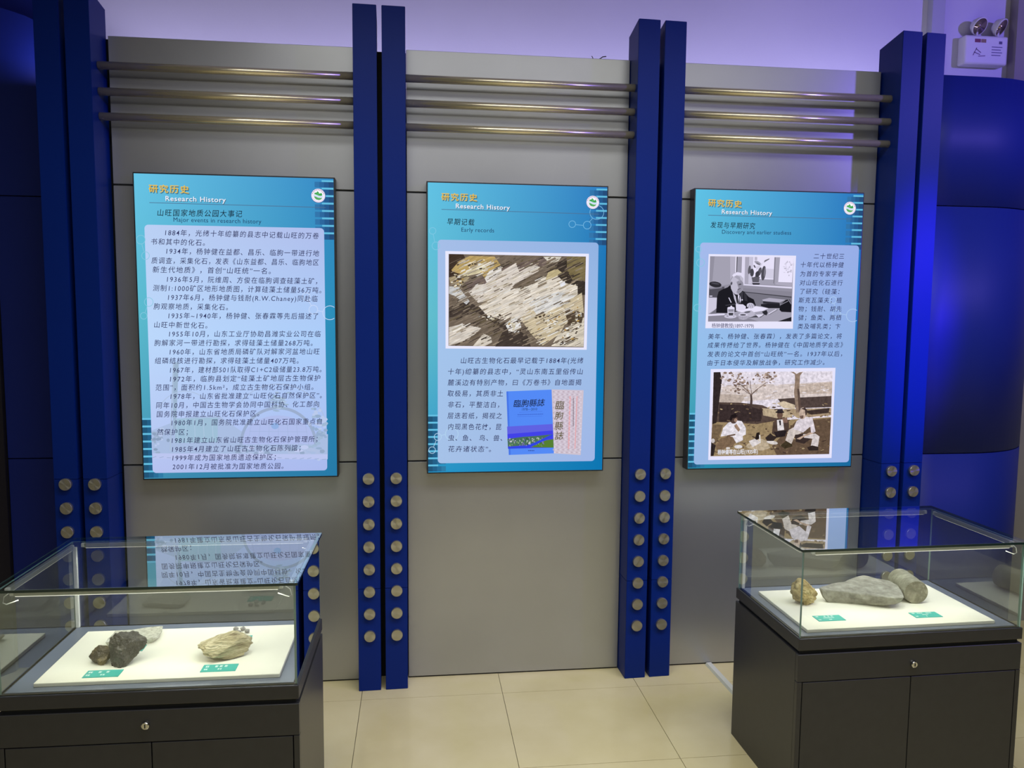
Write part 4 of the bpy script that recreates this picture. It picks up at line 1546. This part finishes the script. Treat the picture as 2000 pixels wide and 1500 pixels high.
slab_from_px('stone_slab', [(1600, 1148), (1625, 1139), (1650, 1135), (1672, 1126), (1688, 1123), (1712, 1129), (1738, 1134), (1752, 1142),
                            (1763, 1156), (1766, 1166), (1745, 1167), (1718, 1164), (1688, 1160), (1655, 1156), (1625, 1153), (1606, 1152)],
             ZO + 0.052, ZO + 0.0005, M_GREY, 'large flat grey mudstone slab with an angular outline in the right case', 0.03, 3, 0.0035, tilt=lambda q, f: max(0.0, (q.x - 1.72)) * 0.16 * (1 - f))
slab_from_px('chalky_slab', [(206, 1254), (216, 1243), (225, 1231), (258, 1229), (285, 1225), (316, 1222.5), (318, 1228), (310, 1240), (300, 1246), (270, 1250), (235, 1254)],
             ZO + 0.02, ZO + 0.0005, M_CHALK, 'thin speckled white slab lying behind the coal lumps', 0.012, 7, 0.003)
# drill core lying on the board
rc = 0.045
a, b = at_z(1790, 1157, ZO + rc), at_z(1757, 1140, ZO + rc)
ax = Vector((math.sin(math.radians(9)), math.cos(math.radians(9)), 0))
L = 0.15
bm = bmesh.new()
nseg, nr = 40, 14
sd = Vector((ax.y, -ax.x, 0))
rings = []
for i in range(nr + 1):
    ring = []
    for k in range(nseg):
        t = 2 * math.pi * k / nseg
        r_ = rc * (1 + 0.018 * noise.noise(Vector((math.cos(t) * 2, math.sin(t) * 2, i * 0.7))))
        if i in (0, nr):
            r_ *= 0.955
        ring.append(bm.verts.new(ax * (L * i / nr + (0.003 if i == 0 else 0) * 0) + (sd * math.cos(t) + Vector((0, 0, 1)) * math.sin(t)) * r_))
    rings.append(ring)
for i in range(nr):
    for k in range(nseg):
        f = bm.faces.new((rings[i][k], rings[i][(k + 1) % nseg], rings[i + 1][(k + 1) % nseg], rings[i + 1][k]))
        f.smooth = True
f = bm.faces.new(rings[0][::-1])
f.material_index = 1
bm.faces.new(rings[-1]).material_index = 1
bmesh.ops.recalc_face_normals(bm, faces=bm.faces[:])
o = put('drill_core', bm, [M_CORE, M_COREE])
o.location = (a.x, a.y, ZO + rc)
tag(o, 'cylindrical grey stone drill core lying at the right of the slab', 'rock')

for k, (x, y, sx, lb) in enumerate(((461, 1232, 0.0092, 'small grey pebble, leftmost of the little cluster behind the cream rock'),
                                    (474.5, 1231.5, 0.0092, 'small grey pebble at the back of the cluster behind the cream rock'),
                                    (466, 1238, 0.0092, 'small grey pebble at the front of the cluster behind the cream rock'),
                                    (483, 1236, 0.0092, 'small grey pebble, rightmost of the cluster behind the cream rock'))):
    rock('pebble', x, y, ZO, (sx, sx * 0.9, sx * 0.8), M_PEB, lb, 30 + k, 0.25, 1.5, 3, 3, k * 0.8, 0, 0, 'pebble', 'pebbles in the left case')


# ------------------------------------------------------------------ teal name cards
def card(quad, label, rows):
    P = [at_z(x, y, ZO + 0.001) for x, y in quad]   # back-left, back-right, front-right, front-left
    c = sum(P, Vector()) / 4
    ux = ((P[1] - P[0]) + (P[2] - P[3])) / 2
    uy = ((P[0] - P[3]) + (P[1] - P[2])) / 2
    ang = math.atan2(ux.y, ux.x)
    w, h = ux.length, uy.length
    e = empty('name_card', (c.x, c.y, ZO), ang)
    tag(e, label, 'card', 'teal name cards in the cases')
    put('card', bbox(-w / 2, w / 2, -h / 2, h / 2, 0.0, 0.002, 0.0003, 1), M_TEAL, e)
    bm = bmesh.new()
    for (ry, hh, blocks) in rows:
        for (x0, x1) in blocks:
            # each printed character as a few strokes too small to read
            xa, xb = -w / 2 + x0 * w, -w / 2 + x1 * w
            ya, yb = -h / 2 + (ry - hh / 2) * h, -h / 2 + (ry + hh / 2) * h
            z = 0.0023
            for (fx0, fx1, fy0, fy1) in ((0, 1, .78, 1), (0, 1, .4, .58), (0, 1, 0, .2), (.38, .62, 0, 1), (0, .2, .2, 1)):
                bm.faces.new([bm.verts.new(q) for q in ((xa + (xb - xa) * fx0, ya + (yb - ya) * fy0, z), (xa + (xb - xa) * fx1, ya + (yb - ya) * fy0, z),
                                                        (xa + (xb - xa) * fx1, ya + (yb - ya) * fy1, z), (xa + (xb - xa) * fx0, ya + (yb - ya) * fy1, z))])
                z += 0.00002
    put('card_print', bm, mat('card_white_ink', lin(235, 250, 245), 0.7), e)


two = [(0.70, 0.22, [(0.07, 0.12), (0.13, 0.18), (0.35, 0.43), (0.57, 0.65)]), (0.30, 0.18, [(0.06, 0.11), (0.12, 0.17), (0.46, 0.51), (0.53, 0.58)])]
three = [(0.70, 0.24, [(0.09, 0.13), (0.14, 0.18), (0.36, 0.44), (0.49, 0.57), (0.63, 0.71)]), (0.30, 0.18, [(0.08, 0.12), (0.13, 0.18), (0.47, 0.52), (0.54, 0.58)])]
rowsE = [(0.80, 0.16, [(0.08, 0.12), (0.13, 0.17), (0.38, 0.44), (0.52, 0.58), (0.64, 0.72)]), (0.52, 0.12, [(0.3 + 0.04 * k, 0.33 + 0.04 * k) for k in range(10)]),
         (0.22, 0.14, [(0.05, 0.09), (0.1, 0.14), (0.44, 0.48), (0.49, 0.54)])]
rowsF = [(0.80, 0.16, [(0.08, 0.12), (0.13, 0.17), (0.27, 0.32), (0.34, 0.39), (0.41, 0.46), (0.6, 0.65), (0.67, 0.72), (0.74, 0.8)]),
         (0.52, 0.12, [(0.38 + 0.04 * k, 0.41 + 0.04 * k) for k in range(6)]), (0.22, 0.14, [(0.05, 0.09), (0.1, 0.14), (0.44, 0.48)])]
card(((173, 1310), (241.5, 1308), (231, 1321), (159, 1324.5)), 'teal name card lying in front of the two coal lumps', two)
card(((399, 1299), (467, 1296.5), (459, 1310), (390, 1313)), 'teal name card lying in front of the cream layered rock', three)
card(((440, 1243), (494, 1241), (486.5, 1253), (432, 1255)), 'teal name card half hidden behind the cream layered rock', two)
card(((226, 1262), (287, 1259.5), (278, 1271), (216, 1274)), 'teal name card half hidden behind the large coal lump', two)
card(((1586, 1203.5), (1638, 1201), (1653, 1211.5), (1600, 1213.5)), 'teal name card in front of the yellow-brown rock', rowsE)
card(((1774, 1197), (1825, 1195), (1842, 1204.5), (1790, 1207)), 'teal name card in front of the drill core', rowsF)

# ------------------------------------------------------------------ emergency light on the rear wall
p = at_y(1911, 103, YB)
e = empty('emergency_light', (p.x, YB, p.z - 0.08))
tag(e, 'white twin-head emergency light unit on the wall above the curved column', 'emergency light')
hw, hh, dd = 0.125, 0.075, 0.06
put('housing', bbox(-hw, hw, -dd, 0, 0.0, 2 * hh, 0.012, 3), M_WHITEP, e)
for k, (x0, x1, z0, z1, c) in enumerate(((-0.068, -0.035, 0.112, 0.13, (130, 60, 80)), (-0.032, -0.004, 0.112, 0.13, (150, 120, 90)), (0.07, 0.088, 0.108, 0.122, (90, 80, 120)))):
    put('sticker', bbox(x0, x1, -dd - 0.001, -dd, z0, z1), mat('sticker_%d' % k, lin(*c), 0.6), e)
bm = bmesh.new()
for (x0, z0, x1, z1) in ((-0.075, 0.045, -0.055, 0.085), (-0.06, 0.08, -0.03, 0.06), (-0.07, 0.062, -0.035, 0.05), (-0.045, 0.042, -0.005, 0.045)):
    d = Vector((x1 - x0, 0, z1 - z0)).normalized() * 0.0018
    bm.faces.new([bm.verts.new(q) for q in ((x0 - d.z, -dd - 0.001, z0 + d.x), (x0 + d.z, -dd - 0.001, z0 - d.x), (x1 + d.z, -dd - 0.001, z1 - d.x), (x1 - d.z, -dd - 0.001, z1 + d.x))])
put('scribbled_writing', bm, mat('marker_ink', lin(110, 80, 120), 0.6), e)
bm = bmesh.new()
for k in range(4):
    box(bm, 0.03, 0.09 - 0.008 * (k % 2), -dd - 0.001, -dd - 0.0002, 0.09 - k * 0.014, 0.094 - k * 0.014)
put('printed_lines', bm, mat('small_print', lin(110, 105, 140), 0.6), e)
for sx, rz in ((-0.045, 0.25), (0.075, 0.6)):
    bm = bmesh.new()
    lathe(bm, [(0.012, 0.03), (0.03, 0.022), (0.043, 0.0), (0.046, -0.012), (0.046, -0.016), (0.041, -0.016)], 'y', 32)
    h = put('lamp_head', bm, M_WHITEP, e, True)
    h.location = (sx, -dd * 0.75, 2 * hh + 0.052)
    h.rotation_euler = (math.radians(32), 0, rz)
    bm = bmesh.new()
    lathe(bm, [(0.041, -0.0165), (0.03, -0.006), (0.008, 0.0)], 'y', 28)
    r2 = put('reflector', bm, mat('lamp_reflector', lin(190, 170, 160), 0.15, 0.8), h, True)
    bm = bmesh.new()
    tube(bm, [(sx, -dd * 0.6, 2 * hh - 0.004), (sx, -dd * 0.6, 2 * hh + 0.03)], 0.009, 12)
    put('lamp_neck', bm, M_WHITEP, e)

# vertical cable trunking on the rear wall
p = at_y(1823, 30, YB)
o = put('cable_trunking', bbox(-0.035, 0.035, -0.045, 0, 0, ZC), mat('grey_trunking', lin(176, 178, 186), 0.5))
o.location = (p.x, YB, 0)
tag(o, 'grey vertical cable trunking on the wall behind the far right posts', 'trunking')

# floor cable cover running from the wall under the right case
pa, pb = at_z(1383.5, 1297, 0), at_z(1423, 1340, 0)
d = (pb - pa).normalized()
n = Vector((-d.y, d.x, 0))
bm = bmesh.new()
Lc = 1.0
prof = [(-0.019, 0.0005), (-0.012, 0.011), (0.012, 0.011), (0.019, 0.0005)]
lo = [bm.verts.new(n * q + Vector((0, 0, z))) for q, z in prof]
hi = [bm.verts.new(d * Lc * 0.62 + n * q + Vector((0, 0, z))) for q, z in prof]
for k in range(4):
    bm.faces.new((lo[k], lo[(k + 1) % 4], hi[(k + 1) % 4], hi[k]))
bm.faces.new(lo)
bm.faces.new(hi[::-1])
bmesh.ops.recalc_face_normals(bm, faces=bm.faces[:])
o = put('floor_cable_cover', bm, mat('aluminium_cover', lin(206, 208, 196), 0.45, 0.0))
o.location = (pa.x, pa.y - 0.004, 0)
tag(o, 'pale grey cable cover strip on the floor running from the wall to the right case', 'cable cover')

# loose wire ends on top of the middle bay
p = at_y(1168, 112, 0.02)
bm = bmesh.new()
tube(bm, [(0, 0, 0), (0.012, -0.004, 0.006), (0.02, -0.006, 0.012), (0.036, -0.008, 0.014)], 0.0022, 6)
tube(bm, [(-0.02, 0, 0), (-0.026, -0.004, 0.008), (-0.03, -0.004, 0.014)], 0.0018, 6)
o = put('wire_end', bm, mat('dark_wire', lin(40, 38, 44), 0.6))
o.location = (p.x, 0.02, ZT + 0.001)
tag(o, 'short loose dark wire end poking above the middle wall bay', 'wire')
